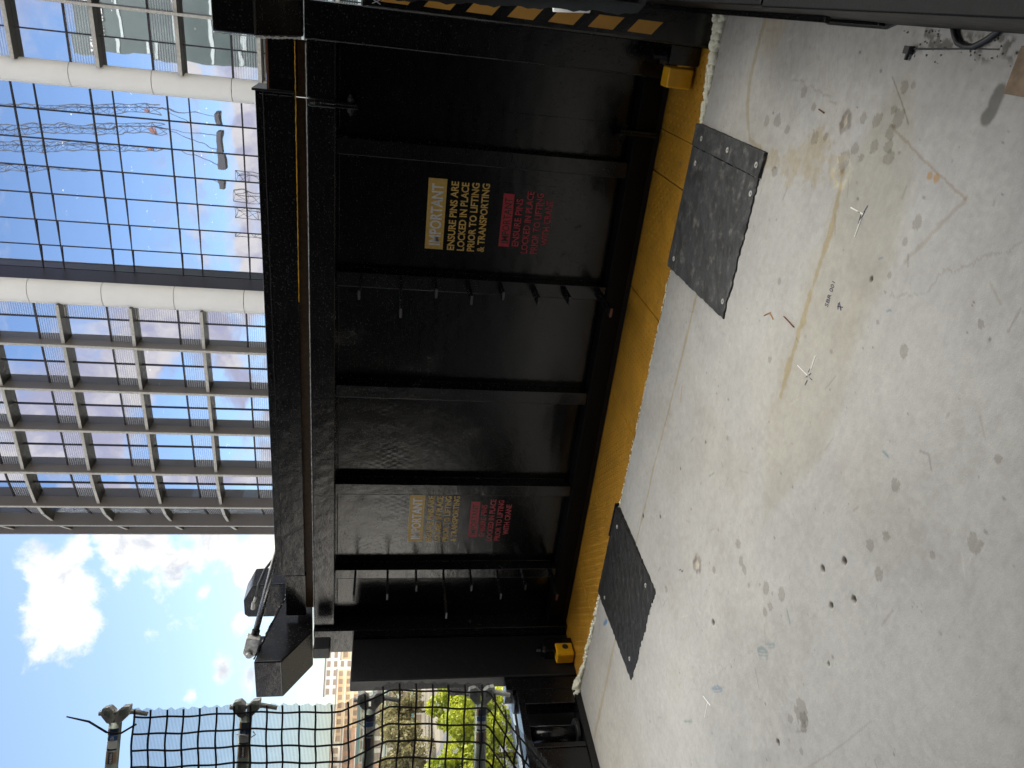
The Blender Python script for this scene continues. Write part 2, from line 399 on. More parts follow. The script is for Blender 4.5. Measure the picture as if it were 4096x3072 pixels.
def make_floor():
    st = .005
    xs = np.arange(-4.85, .5501, st); ys = np.arange(1.0, 4.0501, st)
    nx, ny = len(xs), len(ys)
    X, Y = np.meshgrid(xs, ys, indexing='ij')
    Cc = np.ones((nx, ny, 3)); Z = np.zeros((nx, ny))
    wob = (fbm(X, Y, 9, 11) - .5); wob2 = fbm(X, Y, 45, 21) - .5
    def mixc(mask, c):
        nonlocal Cc
        Cc = Cc * (1 - mask[..., None]) + Cc * mask[..., None] * np.array(c)
    # broad tone: bluish sky light painted in near the right edge, warm zones elsewhere
    mixc(sstep(-.9, .1, X + wob * .5) * sstep(3.4, 2.3, Y) * .8, (.90, .92, .96))
    mixc(sstep(.45, .7, fbm(X, Y, .9, 31)) * .6, (.96, .93, .88))
    mixc(sstep(.55, .75, fbm(X, Y, 2.2, 41)) * .5, (.93, .91, .87))
    # beige stain strip across the slab and its wide pale halo
    x_ = X
    band = sstep(.26, .17, np.abs(Y - 2.42 + wob * .10) + np.maximum(0, -1.45 - X) * .5 + np.maximum(0, X + .40) * .6)
    mixc(band * .9, (.92, .90, .82))
    line2 = segdist(X, Y, [(-.42, 2.62), (-.60, 2.586), (-1.04, 2.586), (-1.34, 2.575)])
    mixc(sstep(.020, .010, line2 + wob * .035 + wob2 * .02), (.90, .80, .60))
    blot = np.minimum(segdist(X, Y, [(-.50, 3.30), (-.46, 3.05), (-.47, 2.86), (-.42, 2.66)]) - .045, np.hypot(X + .43, (Y - 2.85) * .8) - .10)
    mixc(sstep(.025, -.015, blot + wob * .15 + wob2 * .09) * (.55 + .45 * sstep(.35, .6, fbm(X, Y, 40, 191, 3))), (.90, .82, .66))
    ring = np.abs(np.hypot(X + .42, (Y - 2.63)) - .05)
    mixc(sstep(.02, .0, ring + wob2 * .05) * .8, (1.35, 1.30, 1.12))
    line1 = segdist(X, Y, [(.10, 3.589), (-.19, 3.594), (-.30, 3.56), (-.44, 3.45), (-.47, 3.30)])
    mixc(sstep(.020, .008, line1 + wob * .02 + wob2 * .015), (.86, .80, .66))
    line1 = segdist(X, Y, [(-1.28, 3.62), (-1.65, 3.621), (-2.0, 3.628), (-2.43, 3.652), (-2.62, 3.64), (-3.2, 3.655)])
    mixc(sstep(.014, .006, line1 + wob * .02 + wob2 * .012), (.88, .78, .60))
    line1 = segdist(X, Y, [(-3.85, 3.62), (-4.2, 3.60), (-4.8, 3.58)])
    mixc(sstep(.03, .01, line1 + wob * .03), (.90, .83, .68))
    mixc(sstep(.16, .03, np.hypot(X - .05, Y - 3.47) + wob * .1) * .9, (1.0, .91, .78))
    # dried splashes
    spots = [(-.190, 3.062, .022), (-.234, 2.953, .018), (-.342, 3.32, .022), (-.325, 3.22, .030), (-.347, 3.117, .02), (-.343, 2.882, .024),
             (-.323, 2.806, .015), (-.223, 2.598, .018), (-.216, 2.51, .024), (-.102, 2.421, .020), (-.092, 2.379, .011), (-.174, 2.441, .014),
             (-.196, 2.40, .028), (-.245, 2.42, .024), (-.29, 2.402, .022), (-.319, 2.384, .026), (-.302, 2.482, .022), (-.329, 2.591, .020),
             (-.349, 2.536, .013), (-.381, 2.635, .035), (-.527, 3.132, .022), (-.474, 2.137, .022), (-.544, 2.162, .012), (-.666, 2.177, .010),
             (-.722, 2.17, .006), (-.824, 2.154, .009), (-.854, 1.984, .020), (-.928, 2.84, .014), (-1.249, 2.736, .014), (-1.026, 2.345, .009),
             (-.653, 1.738, .013), (-2.113, 2.548, .022), (-2.16, 2.486, .020), (-2.169, 2.439, .020), (-2.385, 2.683, .018), (-2.106, 2.252, .025),
             (-2.039, 2.142, .027), (-2.146, 2.184, .019), (-2.198, 2.202, .018), (-2.09, 2.20, .009), (-2.13, 2.30, .007), (-2.2, 2.37, .01),
             (-2.325, 1.806, .042), (-2.34, 1.775, .028), (-2.41, 1.841, .018), (-2.36, 1.76, .02), (-2.45, 1.72, .012), (-1.336, 1.559, .011), (-2.9, 3.1, .02), (-1.75, 2.9, .012),
             (-1.5, 1.80, .02), (-1.42, 1.75, .018), (-1.55, 1.72, .022), (-1.25, 1.80, .02), (-1.2, 1.45, .025), (-.95, 1.5, .012)]
    for sx, sy, sr in spots:
        dd = np.hypot(X - sx, Y - sy) / sr + wob2 * .9 + (vnoise(X, Y, 170, 5) - .5) * .35
        mixc(sstep(1.08, .92, dd) * .9, (.71, .70, .67)); mixc(sstep(.12, .02, np.abs(dd - .98)) * .6, (.78, .77, .74))
    for sx, sy, sr in [(-.332, 2.156, .013), (-.332, 2.123, .014)]:
        mixc(sstep(1.1, .9, np.hypot(X - sx, Y - sy) / sr), (.98, .70, .44))
    # bolt holes and chips
    for sx, sy, sr in [(-1.753, 1.973, .013), (-1.64, 1.885, .013), (-1.831, 1.864, .012), (-1.718, 1.776, .013), (-2.788, 3.639, .014), (-2.611, 3.399, .012), (-2.608, 2.551, .014),
                       (-.708, 2.26, .008), (-2.025, 1.766, .007), (.09, 3.9, .012), (-2.571, 1.852, .012), (-3.3, 3.3, .01), (-2.2, 3.3, .008), (-1.9, 3.1, .007)]:
        q = sstep(1.15, .8, np.hypot(X - sx, (Y - sy)) / sr + wob2 * .4); mixc(q, (.22, .20, .18)); Z -= q * .012
    for sx, sy, sr in [(-.253, 2.702, .034), (-2.494, 2.853, .042)]:
        dd = np.hypot(X - sx, Y - sy) / sr + wob2 * .9
        mixc(sstep(1.5, .9, dd), (.70, .66, .62)); mixc(sstep(.75, .35, dd) , (1.5, 1.45, 1.35)); Z += sstep(1.2, .8, dd) * .006 - sstep(.8, .5, dd) * .010
    # cracks, scratches
    def crack(pts, w, c, k=.02):
        mixc(sstep(w, w * .4, segdist(X + wob2 * k, Y + wob * k, pts)), c)
    crack([(-.726, 2.139), (-.657, 1.998), (-.587, 1.966), (-.535, 1.893), (-.47, 1.781), (-.42, 1.72), (-.3, 1.6)], .0045, (.84, .83, .80), .05)
    crack([(-.223, 2.434), (-.293, 2.21), (-.36, 1.973)], .006, (.82, .75, .66), .01)
    crack([(-.36, 1.97), (-.48, 2.05), (-.6, 2.13)], .011, (.86, .83, .78), .03)
    crack([(-.078, 2.505), (-.14, 2.42), (-.205, 2.34)], .004, (.62, .60, .58), .004)
    crack([(-.15, 3.2), (-.17, 2.95), (-.2, 2.8)], .005, (.80, .80, .80), .04)
    crack([(-1.3, 1.6), (-1.9, 1.9), (-2.4, 2.2), (-3.2, 2.6)], .003, (.93, .92, .90), .06)
    crack([(-2.0, 1.5), (-2.3, 1.6), (-2.7, 1.75)], .004, (.85, .84, .82), .01)
    # pores, trodden-in dirt and fine mottling
    mixc(sstep(.52, .66, fbm(X, Y, 14, 131, 4)) * .30, (.95, .945, .93)); mixc(sstep(.56, .66, fbm(X, Y, 38, 141, 3)) * .5, (.92, .915, .90)); mixc(sstep(.57, .68, fbm(X, Y, 26, 151, 3)) * .5, (1.07, 1.07, 1.06))
    dirt = sstep(.50, .72, fbm(X, Y, 3.1, 161, 5)); mixc(dirt * sstep(.45, .6, fbm(X, Y * .5, 60, 171, 2)) * .40, (.90, .89, .87))
    for i in range(380):
        x0 = rng.uniform(-4.6, .2); y0 = rng.uniform(1.3, 4.0); r0 = rng.choice([.0028, .003, .003, .0035, .0045, .006]) ; dk = rng.uniform(.5, .85)
        ix = int((x0 + 4.85) / st); iy = int((y0 - 1.0) / st); sx = slice(max(0, ix - 4), ix + 5); sy = slice(max(0, iy - 4), iy + 5)
        mk = sstep(1.3, .6, np.hypot(X[sx, sy] - x0, (Y[sx, sy] - y0) * .7) / r0) * (1 - dk)
        Cc[sx, sy] = Cc[sx, sy] * (1 - mk[..., None])
    for i in range(70):
        x0 = rng.uniform(-3.8, .2); y0 = rng.uniform(1.4, 3.9); a = rng.uniform(0, 6.28); L = rng.uniform(.01, .09)
        c = rng.choice([(.80, .79, .77), (.74, .73, .71), (1.12, 1.11, 1.1), (.88, .86, .82)])
        x1 = x0 + math.cos(a) * L; y1 = y0 + math.sin(a) * L
        sx = slice(max(0, int((min(x0, x1) + 4.87) / st) - 6), int((max(x0, x1) + 4.83) / st) + 6 + 8); sy = slice(max(0, int((min(y0, y1) - 1.02) / st) - 6), int((max(y0, y1) - .98) / st) + 12)
        if X[sx, sy].size == 0: continue
        mk = sstep(.005, .002, segdist(X[sx, sy], Y[sx, sy], [(x0, y0), (x1, y1)]))
        Cc[sx, sy] = Cc[sx, sy] * (1 - mk[..., None]) + Cc[sx, sy] * mk[..., None] * np.array(c)
    # smeared blue and green paint
    for sx, sy, lx, ly, an, c in [(-3.913, 3.849, .055, .02, -.5, (.30, .55, 1.0)), (-2.845, 2.349, .020, .065, .9, (.50, .66, .80)), (-2.359, 2.128, .030, .05, .8, (.58, .70, .74)),
                                  (-2.285, 2.103, .015, .05, .8, (.60, .72, .76)), (-2.079, 2.059, .010, .04, -.6, (.60, .75, .76)), (-3.269, 2.5, .012, .06, .9, (.60, .72, .64)),
                                  (-1.191, 1.891, .012, .02, 0, (.50, .68, .72)), (-2.0, 2.95, .010, .035, .9, (.60, .74, .66)), (-.63, 2.25, .005, .014, .5, (.50, .62, .85)), (-.77, 2.12, .006, .014, .5, (.50, .68, .80))]:
        ca, sa = math.cos(an), math.sin(an); U = (X - sx) * ca + (Y - sy) * sa; V_ = -(X - sx) * sa + (Y - sy) * ca
        streak = vnoise(U, V_ * .06, 260, 77)
        mixc(sstep(1.1, .7, np.hypot(U / lx, V_ / ly) + wob2 * .6) * sstep(.25, .55, streak + (.3 if c[2] == 1.0 else 0)), c)
    mixc(sstep(.01, .004, segdist(X + wob2 * .01, Y, [(-1.80, 3.53), (-1.88, 3.50)])) * .9, (1.0, .72, .50))
    # trowel marks near the right side
    tm = vnoise(X * 1.0 + Y * .5 + wob * .4, Y * 4 - X * 2, 30, 55)
    mixc(sstep(.62, .8, tm) * sstep(-.5, -.1, X) * sstep(2.3, 2.7, Y) * .5, (.86, .86, .87))
    # gutter of grit next to the frame
    mixc(sstep(.05, .02, np.abs(X - .04) + wob * .08) * sstep(2.5, 2.4, Y) * sstep(.5, .6, fbm(X, Y, 30, 91)) * .9, (.35, .34, .32))
    mixc(sstep(.03, .018, segdist(X, Y, [(-.07, 2.00), (-.115, 2.0), (-.135, 2.01)]) + wob2 * .01) , (.42, .42, .40))
    # ragged casting edge of the slab
    edge = (Y > 4.0499); Y = Y + np.where(edge, (fbm(X, Y * 0, 22, 61) - .5) * .020, 0)
    co = np.stack([X, Y, Z], -1).reshape(-1, 3)
    idx = np.arange(nx * ny).reshape(nx, ny)
    q = np.stack([idx[:-1, :-1], idx[1:, :-1], idx[1:, 1:], idx[:-1, 1:]], -1).reshape(-1, 4)
    # surroundings: rest of the slab top, front face and underside
    n0 = len(co)
    extra_v = [(-14, -14, 0), (12, -14, 0), (12, 1, 0), (.55, 1, 0), (-4.85, 1, 0), (-14, 1, 0),
               (-14, 4.05, 0), (-4.85, 4.05, 0), (.55, 4.05, 0), (12, 4.05, 0),
               (-14, 4.04, -.3), (12, 4.04, -.3), (-14, -14, -.3), (12, -14, -.3), (-4.85, 4.04, -.3), (.55, 4.04, -.3)]
    ex = [(0, 1, 2, 3), (0, 3, 4, 5), (5, 4, 7, 6), (3, 2, 9, 8), (6, 7, 14, 10), (8, 9, 11, 15), (10, 11, 13, 12)]
    topedge = idx[:, -1]
    lowv = co[topedge].copy(); lowv[:, 2] = -.3; lowv[:, 1] = 4.04
    co = np.concatenate([co, np.array(extra_v, float), lowv])
    nl = n0 + len(extra_v)
    q2 = np.array([[a + n0 for a in f] for f in ex])
    q3 = np.stack([topedge[:-1], topedge[1:], np.arange(nl + 1, nl + nx), np.arange(nl, nl + nx - 1)], -1)
    q = np.concatenate([q, q2, q3])
    me = bpy.data.meshes.new('floor')
    me.vertices.add(len(co)); me.vertices.foreach_set('co', co.astype(np.float32).ravel())
    me.loops.add(q.size); me.loops.foreach_set('vertex_index', q.astype(np.int32).ravel())
    me.polygons.add(len(q)); me.polygons.foreach_set('loop_start', np.arange(0, q.size, 4, dtype=np.int32)); me.polygons.foreach_set('loop_total', np.full(len(q), 4, dtype=np.int32))
    me.update(calc_edges=True); me.validate()
    ca = me.color_attributes.new('stain_and_tint', 'FLOAT_COLOR', 'POINT')
    cc = np.ones((len(co), 4), np.float32); cc[:nx * ny, :3] = Cc.reshape(-1, 3)
    ca.data.foreach_set('color', cc.ravel())
    me.materials.append(M['floor'])
    o = bpy.data.objects.new('floor', me); COL.objects.link(o); tag(o, kind='structure')
    return o
floor = make_floor()
# survey marks drawn on the floor
def flat(x, y, d): return (x, y, .001 + d)
def fl_line(mb, a, b, w):
    a = Vector(a + (0,)); b = Vector(b + (0,)); d = (b - a).normalized(); n = Vector((-d.y, d.x, 0)) * w / 2
    mb.prism([(a + n)[:2], (b + n)[:2], (b - n)[:2], (a - n)[:2]], flat, 0, .0008)
w_ = MB()
for a, b in [((-.521, 2.504), (-.523, 2.423)), ((-.523, 2.423), (-.609, 2.427)), ((-1.171, 2.524), (-1.174, 2.431)), ((-1.174, 2.431), (-1.083, 2.429)),
             ((-3.00, 2.44), (-2.97, 2.36)), ((-2.985, 2.39), (-3.07, 2.37))]: fl_line(w_, a, b, .004)
o = w_.build('survey_chalk_mark', 'mark_white', floor); o['label'] = 'thin white corner lines ruled on the concrete'
w_ = MB()
for a, b in [((-.523, 2.44), (-.523, 2.455)), ((-.512, 2.415), (-.545, 2.427)), ((-.49, 2.41), (-.515, 2.42)), ((-.56, 2.43), (-.53, 2.432)),
             ((-1.174, 2.42), (-1.174, 2.40)), ((-1.19, 2.43), (-1.215, 2.435)), ((-1.16, 2.44), (-1.14, 2.435)), ((-1.155, 2.42), (-1.185, 2.445)),
             ((-.863, 2.394), (-.853, 2.36)), ((-.845, 2.39), (-.868, 2.366)), ((-.85, 2.395), (-.872, 2.385)), ((-2.68, 3.01), (-2.66, 3.0)), ((-2.66, 3.0), (-2.66, 2.975)), ((-2.66, 2.975), (-2.64, 2.97))]: fl_line(w_, a, b, .0035)
w_.build('survey_ink_mark', 'mark_ink', floor)
def tfl(x, y, d):
    # baseline runs from the lower left to the upper right of the lettering
    a = Vector((-.889, 2.450)); e = Vector((.99, .02)).normalized(); n = Vector((-e.y, e.x))
    p = a + e * x + n * y; return (p.x, p.y, .001 + d)
textmesh('survey_lettering', 'SBR 001', 'mark_ink', 0, .098, 0, .022, tfl, .0008, -.01, floor)

# building that carries the slab: ceiling, back wall, columns
o = MB().box(-7.5, 12, -14, 3.4, 4.5, 4.9).box(-16.5, -7.51, -14, -4, 4.5, 4.9).build('ceiling', 'interior'); tag(o, kind='structure')  # rear left ceiling piece is added to shade the back wall
for nm, b_ in (('back_wall', (-16.5, 12, -14.3, -14, 0, 4.5)), ('side_wall', (12, 12.3, -14, 3.4, 0, 4.5))):
    o = MB().box(*b_).build(nm, 'interior'); tag(o, 'plain shaded concrete wall at the ' + ('back' if nm == 'back_wall' else 'right side') + ' of the storey behind the viewer', 'wall')
for x, y in ((-6.2, -1.2), (2.4, -1.2)):
    o = MB().box(x - .35, x + .35, y - .35, y + .35, 0, 4.495).build('concrete_column', 'interior', bevel=.02)
    tag(o, 'square concrete column behind the viewer, ' + ('left' if x < 0 else 'right') + ' one of two', 'column', 'concrete columns carrying the ceiling')

o = MB().box(-1500, 1500, -600, 2400, -15.5, -14.5).build('ground', 'ground'); tag(o, kind='structure')
def poly(name, pts, z, m):
    o = MB().add([(x, y, z) for x, y in pts], [tuple(range(len(pts)))]).build(name, m); return tag(o, kind='structure')
poly('road', [(-60, 70), (-330, 200), (-345, 172), (-75, 42)], -14.49, 'asph')
poly('street', [(-140, 60), (-420, 360), (-470, 350), (-190, 30)], -14.48, 'asph')

# ================================================================== OFFICE TOWER across the street
tower = thing('office_tower', 'tall curved glass office tower with white rounded columns and grey fins across the street', 'building', (-10, 40, -14.5))
FH = 3.6
Zs = [15.26 + FH * k for k in range(-3, 4)]             # bottoms of the ribbed band
base = [(-16.7, 40.0), (-17.6, 40.0), (-18.95, 40.0), (-20.3, 40.05), (-21.72, 40.12), (-23.1, 40.18), (-24.45, 40.26), (-25.9, 40.32), (-27.42, 40.38),
        (-28.8, 40.58), (-30.1, 40.88), (-31.3, 41.45), (-32.45, 42.3), (-33.6, 43.2), (-34.8, 44.4), (-36.0, 45.9), (-37.2, 47.7), (-38.4, 50.0), (-39.3, 52.5)]
ZB, ZT = 8.06 - 3.6, Zs[-1] + FH
def normal2(a, b):
    d = Vector((b[0] - a[0], b[1] - a[1])).normalized(); return Vector((d.y * -1, d.x)) if False else Vector((d.y, -d.x))
def outward(a, b):   # towards the street (-Y side)
    d = Vector((b[0] - a[0], b[1] - a[1])).normalized(); n = Vector((-d.y, d.x))
    return n if n.y < 0 or (abs(n.y) < .3 and n.x < 0) else -n
def pane(a, b, z0, z1, m, par, yaw=0.0):
    a = Vector((a[0], a[1], 0)); b = Vector((b[0], b[1], 0)); n = outward(a, b); n = Vector((n.x, n.y, 0))
    c = (a + b) / 2; R_ = Matrix.Rotation(yaw, 3, 'Z')
    a2 = c + R_ @ (a - c) * .995; b2 = c + R_ @ (b - c) * .995
    k = n * .02; tilt = n * rng.uniform(-.006, .006)
    vs = [a2, b2, b2, a2]; zz = (z0, z0, z1, z1)
    vv = [v + Vector((0, 0, z)) + (tilt if i > 1 else Vector()) for i, (v, z) in enumerate(zip(vs, zz))]
    vv += [v - n * .03 for v in vv]
    return MB().add(vv, [(0, 1, 2, 3), (4, 7, 6, 5), (0, 4, 5, 1), (1, 5, 6, 2), (2, 6, 7, 3), (3, 7, 4, 0)]).build('window', m, par)
# left, finned wing
for i in range(len(base) - 1):
    a, b = base[i], base[i + 1]
    first = i < 2
    for z in Zs[1:6]:
        pane(a, b, z, z + 1.26, 'rib', tower, rng.uniform(-.004, .004))
        pane(a, b, z + 1.26, z + FH, 'rib' if i == 0 else 'glass', tower, rng.uniform(-.004, .004))
mb = MB(); me_ = MB(); bl = MB()
finpts = [2, 4, 6, 8, 10, 12, 14, 16]
for j in finpts:
    p = Vector(base[j]); n = outward(base[max(0, j - 1)], base[min(len(base) - 1, j + 1)]); t = Vector((-n.y, n.x))
    out = .72 if j < 12 else .8
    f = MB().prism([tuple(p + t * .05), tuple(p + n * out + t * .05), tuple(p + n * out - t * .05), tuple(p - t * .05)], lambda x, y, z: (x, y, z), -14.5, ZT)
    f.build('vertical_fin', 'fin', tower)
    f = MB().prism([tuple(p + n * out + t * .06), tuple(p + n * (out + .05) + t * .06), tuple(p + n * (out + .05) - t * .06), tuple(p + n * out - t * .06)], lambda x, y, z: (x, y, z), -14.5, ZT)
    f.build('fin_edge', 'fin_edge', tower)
BL, BE = {}, {}
for a, b in zip(base[:-1], base[1:]):
    n = outward(a, b); A = Vector(a); B = Vector(b); 
    for z in Zs:
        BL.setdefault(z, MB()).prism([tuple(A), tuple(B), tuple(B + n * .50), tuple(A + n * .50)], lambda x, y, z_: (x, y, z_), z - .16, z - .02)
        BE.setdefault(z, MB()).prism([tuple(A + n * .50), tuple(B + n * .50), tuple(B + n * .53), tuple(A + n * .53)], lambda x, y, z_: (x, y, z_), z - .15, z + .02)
        me_.prism([tuple(A + n * .012), tuple(B + n * .012), tuple(B + n * .06), tuple(A + n * .06)], lambda x, y, z_: (x, y, z_), z + 1.22, z + 1.30)
for i, a in enumerate(base[1:14]):
    p = Vector(a); n = outward(base[i], base[i + 1]); t = Vector((-n.y, n.x))
    me_.prism([tuple(p + t * .03 + n * .012), tuple(p + t * .03 + n * .07), tuple(p - t * .03 + n * .07), tuple(p - t * .03 + n * .012)], lambda x, y, z_: (x, y, z_), -14.5, ZT)
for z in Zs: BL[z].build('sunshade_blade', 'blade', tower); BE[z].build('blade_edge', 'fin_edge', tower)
me_.build('mullion', 'mullion', tower)
# recessed flat curtain wall
mulx = [-5.70, -7.25, -8.66, -10.06, -11.46, -12.88, -14.26, -15.75]
me_ = MB()
for x0, x1 in zip(mulx[:-1], mulx[1:]):
    yw = .0165 * (mulx.index(x0) - 1) + rng.uniform(-.0015, .0015)
    for k in range(-2, 3):
        zj = 16.57 + FH * k
        pane((x1, 42), (x0, 42), zj - 1.04, zj, 'rib' if False else 'glass', tower, yw)
        pane((x1, 42), (x0, 42), zj, zj + FH - 1.04, 'glass', tower, yw)
for x in mulx: me_.box(x - .022, x + .022, 41.9, 41.98, -14.5, ZT)
for k in range(-3, 4):
    zj = 16.57 + FH * k
    me_.box(-15.75, -5.7, 41.92, 41.985, zj - .027, zj + .027); me_.box(-15.75, -5.7, 41.93, 41.985, zj - 1.065, zj - 1.02)
me_.build('curtain_mullion', 'mullion', tower)
# right, finned wing
rx = [-4.72, -3.4, -2.1, -.75, .6, 2.0, 3.4]
me_ = MB(); bl = MB(); be = MB()
for x0, x1 in zip(rx[:-1], rx[1:]):
    for z in Zs[1:5]:
        pane((x0, 40), (x1, 40), z, z + 1.26, 'rib', tower, rng.uniform(-.005, .005)); pane((x0, 40), (x1, 40), z + 1.26, z + FH, 'rib' if x0 < -4 and False else 'glass', tower, rng.uniform(-.005, .005))
for x in rx[1:]: me_.box(x - .03, x + .03, 39.93, 39.985, -14.5, ZT)
for z in Zs:
    MB().box(-4.72, 3.4, 39.50, 39.99, z - .16, z - .02).build('sunshade_blade', 'blade', tower); MB().box(-4.72, 3.4, 39.46, 39.497, z - .15, z + .02).build('blade_edge', 'fin_edge', tower); me_.box(-4.72, 3.4, 39.94, 39.988, z + 1.22, z + 1.30)
me_.build('mullion', 'mullion', tower)
for x in (-2.1, .6, 3.4):
    MB().box(x - .05, x + .05, 39.30, 39.92, -14.5, ZT).build('vertical_fin', 'fin', tower); MB().box(x - .06, x + .06, 39.25, 39.297, -14.5, ZT).build('fin_edge', 'fin_edge', tower)
# rounded white columns, in storey-high casings with open joints
for xc, w in ((-5.2, .56), (-16.17, .66)):
    mb = MB()
    for k in range(-8, 5):
        z0 = 16.55 + FH * k + .02; z1 = z0 + FH - .035
        pts = [(xc - w * math.cos(math.pi * q / 18) , 40.06 - .52 * math.sin(math.pi * q / 18) ** .8) for q in range(0, 19)]
        mb.prism(pts, lambda x, y, z_: (x, y, z_), z0, z1)
    c = mb.build('column', 'white_panel', tower); 
    MB().prism([(xc - w + .04, 41.9), (xc - w + .04, 40.04), (xc, 39.66), (xc + w - .04, 40.04), (xc + w - .04, 41.9)], lambda x, y, z_: (x, y, z_), -14.5, ZT).build('column_core', 'mullion', tower)
# dark office floors with lit downlights behind the glass
mb = MB()
for k in range(-6, 4):
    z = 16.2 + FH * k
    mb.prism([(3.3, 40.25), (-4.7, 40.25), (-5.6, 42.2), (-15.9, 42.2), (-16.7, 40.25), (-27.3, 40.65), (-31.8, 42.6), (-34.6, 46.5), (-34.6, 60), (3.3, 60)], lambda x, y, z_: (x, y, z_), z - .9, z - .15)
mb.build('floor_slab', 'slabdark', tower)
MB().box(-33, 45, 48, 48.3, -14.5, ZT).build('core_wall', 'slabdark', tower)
lb = []
for k in range(-2, 3):
    z = 16.2 + FH * k - .915
    for _ in range(13):
        x = rng.uniform(-15, -6.2); y = 42.2 + rng.uniform(.4, 3.4); lb.append((x, y, z))
        if rng.random() < .5: lb.append((x + .16, y, z))
    for _ in range(5):
        x = rng.uniform(-4, 2); lb.append((x, 40.5 + rng.uniform(.3, 3), z))
    for _ in range(7):
        x = rng.uniform(-30, -17); lb.append((x, 41.3 + rng.uniform(.3, 2) + (1.5 if x < -27 else 0), z))
for x, y, z in lb[:100]:
    MB().tube([(x, y, z), (x, y, z + .02)], .045, 8).build('ceiling_light', 'lamp', tower)
# body of the tower: behind, above, street-level part, and an unseen right part sized to block the sun
MB().box(3.45, 46, 40, 60, -14.5, 44).build('sun_blocking_wing', 'rib', tower)
mb = MB().prism([(3.4, 40.1), (-4.7, 40.1), (-5.6, 42.1), (-15.9, 42.1), (-16.7, 40.1), (-27.4, 40.5), (-32.4, 42.5), (-35.6, 46), (-38.9, 52.5), (-38.9, 60), (3.4, 60)], lambda x, y, z_: (x, y, z_), ZT + .01, 44)
mb.build('upper_storeys', 'rib', tower)
mb = MB().prism([(3.4, 40.1), (-4.7, 40.1), (-5.6, 42.1), (-15.9, 42.1), (-16.7, 40.1), (-27.4, 40.5), (-32.4, 42.5), (-35.6, 46), (-38.9, 52.5), (-38.9, 60), (3.4, 60)], lambda x, y, z_: (x, y, z_), -14.5, Zs[1] - .02)
mb.build('lower_storeys', 'rib', tower)

hotel = thing('hotel_building', 'dark grey green building behind the viewer, mirrored in the upper right glass', 'building', (10, -40, -14.5))
MB().box(-12, 40, -60, -32, -14.5, 43).build('wall', pbr('grey_green_cladding', (.030, .042, .036), .35, var=.2, nscale=.3), hotel)
for k in range(12):
    MB().box(-11.9, 39.9, -31.98, -31.9, -5 + 3.8 * k, -4.6 + 3.8 * k).build('band', pbr('pale_band', (.25, .27, .25), .5) if k == 0 else bpy.data.materials['pale_band'], hotel)
def ft_(x, z, d): return (-x, -31.9 + d, z)
textmesh('roof_lettering', 'QUEENS WHARF', 'fin_edge', 5.5, 11.3, 38.6, 40.6, lambda x, z, d: (-5.5 - (11.3 - x) if False else -x, -31.85 + d * 60, z), .002, .01, hotel)

M['crane'] = pbr('dark_crane_steel', (.03, .028, .03), .6)
cr_t = thing('tower_crane', 'lattice tower crane behind the viewer, mirrored in the glass curtain wall', 'crane', (-21, -30, -14.5))
def lattice(name, a, b, w, n, par, r_=.05):
    a = Vector(a); b = Vector(b); d = (b - a).normalized(); s = d.cross(Vector((0, 1, 0))).normalized() * w; q = d.cross(s).normalized() * w
    mb = MB(); cs = [s * .5 - q * .4, s * -.5 - q * .4, q * .5]
    for c in cs: mb.tube([a + c, b + c], r_ * 1.3, 5)
    for i in range(n):
        p0 = a.lerp(b, i / n); p1 = a.lerp(b, (i + 1) / n)
        for j in range(3): mb.tube([p0 + cs[j], p1 + cs[(j + 1) % 3]], r_ * .7, 4); mb.tube([p1 + cs[j], p1 + cs[(j + 1) % 3]], r_ * .6, 4)
    mb.build(name, 'crane', par)
lattice('jib', (-20.6, -30, 33), (-23.4, -30, 62), 1.3, 18, cr_t)
lattice('mast', (-24.5, -31, -14.5), (-24.5, -31, 24), 1.8, 20, cr_t)
MB().box(-23.4, -20.4, -31, -29.5, 25.3, 26.0).build('counter_jib', 'crane', cr_t)
MB().tube([(-20.6, -30, 33), (-20.9, -30, 26)], .05, 4).tube([(-20.6, -30, 33), (-22.9, -30, 26)], .05, 4).tube([(-20.6, -30, 33), (-21.6, -30, 47)], .04, 4).build('pendant_line', 'crane', cr_t)
MB().box(-21.45, -20.95, -30.3, -30, 34.5, 35.2).build('flag', pbr('orange_flag', (.20, .09, .07), .7), cr_t)
highlight_hall = thing('apartment_building', 'long low white block added behind the viewer to put a highlight on the gate', 'building', (-72, -62, -14.5))
MB().box(-98, -53, -76, -62, -14.5, 10.0).build('wall', 'white_b', highlight_hall)  # white block added to throw a bright reflection onto the gate
for k in range(22): MB().box(-94 + 2.1 * k, -93 + 2.1 * k, -61.98, -61.9, 5.5, 8.2).build('window', 'winglass', highlight_hall)

# ================================================================== STEEL GATE
PY = 4.80
gate = thing('steel_gate', 'long black painted steel gate panel with ribs and two warning stickers behind the yellow plate', 'gate', (-2.5, 4.74, 0))
MB().box(-4.75, -.595, PY, PY + .03, .05, 2.0).build('panel', 'panel', gate)
MB().box(-.5935, -.302, PY, PY + .03, .05, 2.0).build('panel', 'panel', gate)
MB().box(-.63, -.56, PY + .032, PY + .05, .05, 2.0).build('backing_strip', 'void', gate)
MB().box(-4.75, -.648, 4.68, 4.835, 1.985, 2.146).build('top_rail', 'black', gate, .006)
MB().box(-.612, -.302, 4.68, 4.835, 1.985, 2.146).build('top_rail', 'black', gate, .006)
MB().box(-4.75, -.648, 4.68, 4.835, .035, .165).build('bottom_rail', 'black_matte', gate, .006)
MB().box(-.612, -.302, 4.68, 4.835, .035, .165).build('bottom_rail', 'black_matte', gate, .006)
MB().box(-4.75, -.3, 4.70, 4.80, -.03, .030).build('sill', 'void', gate)
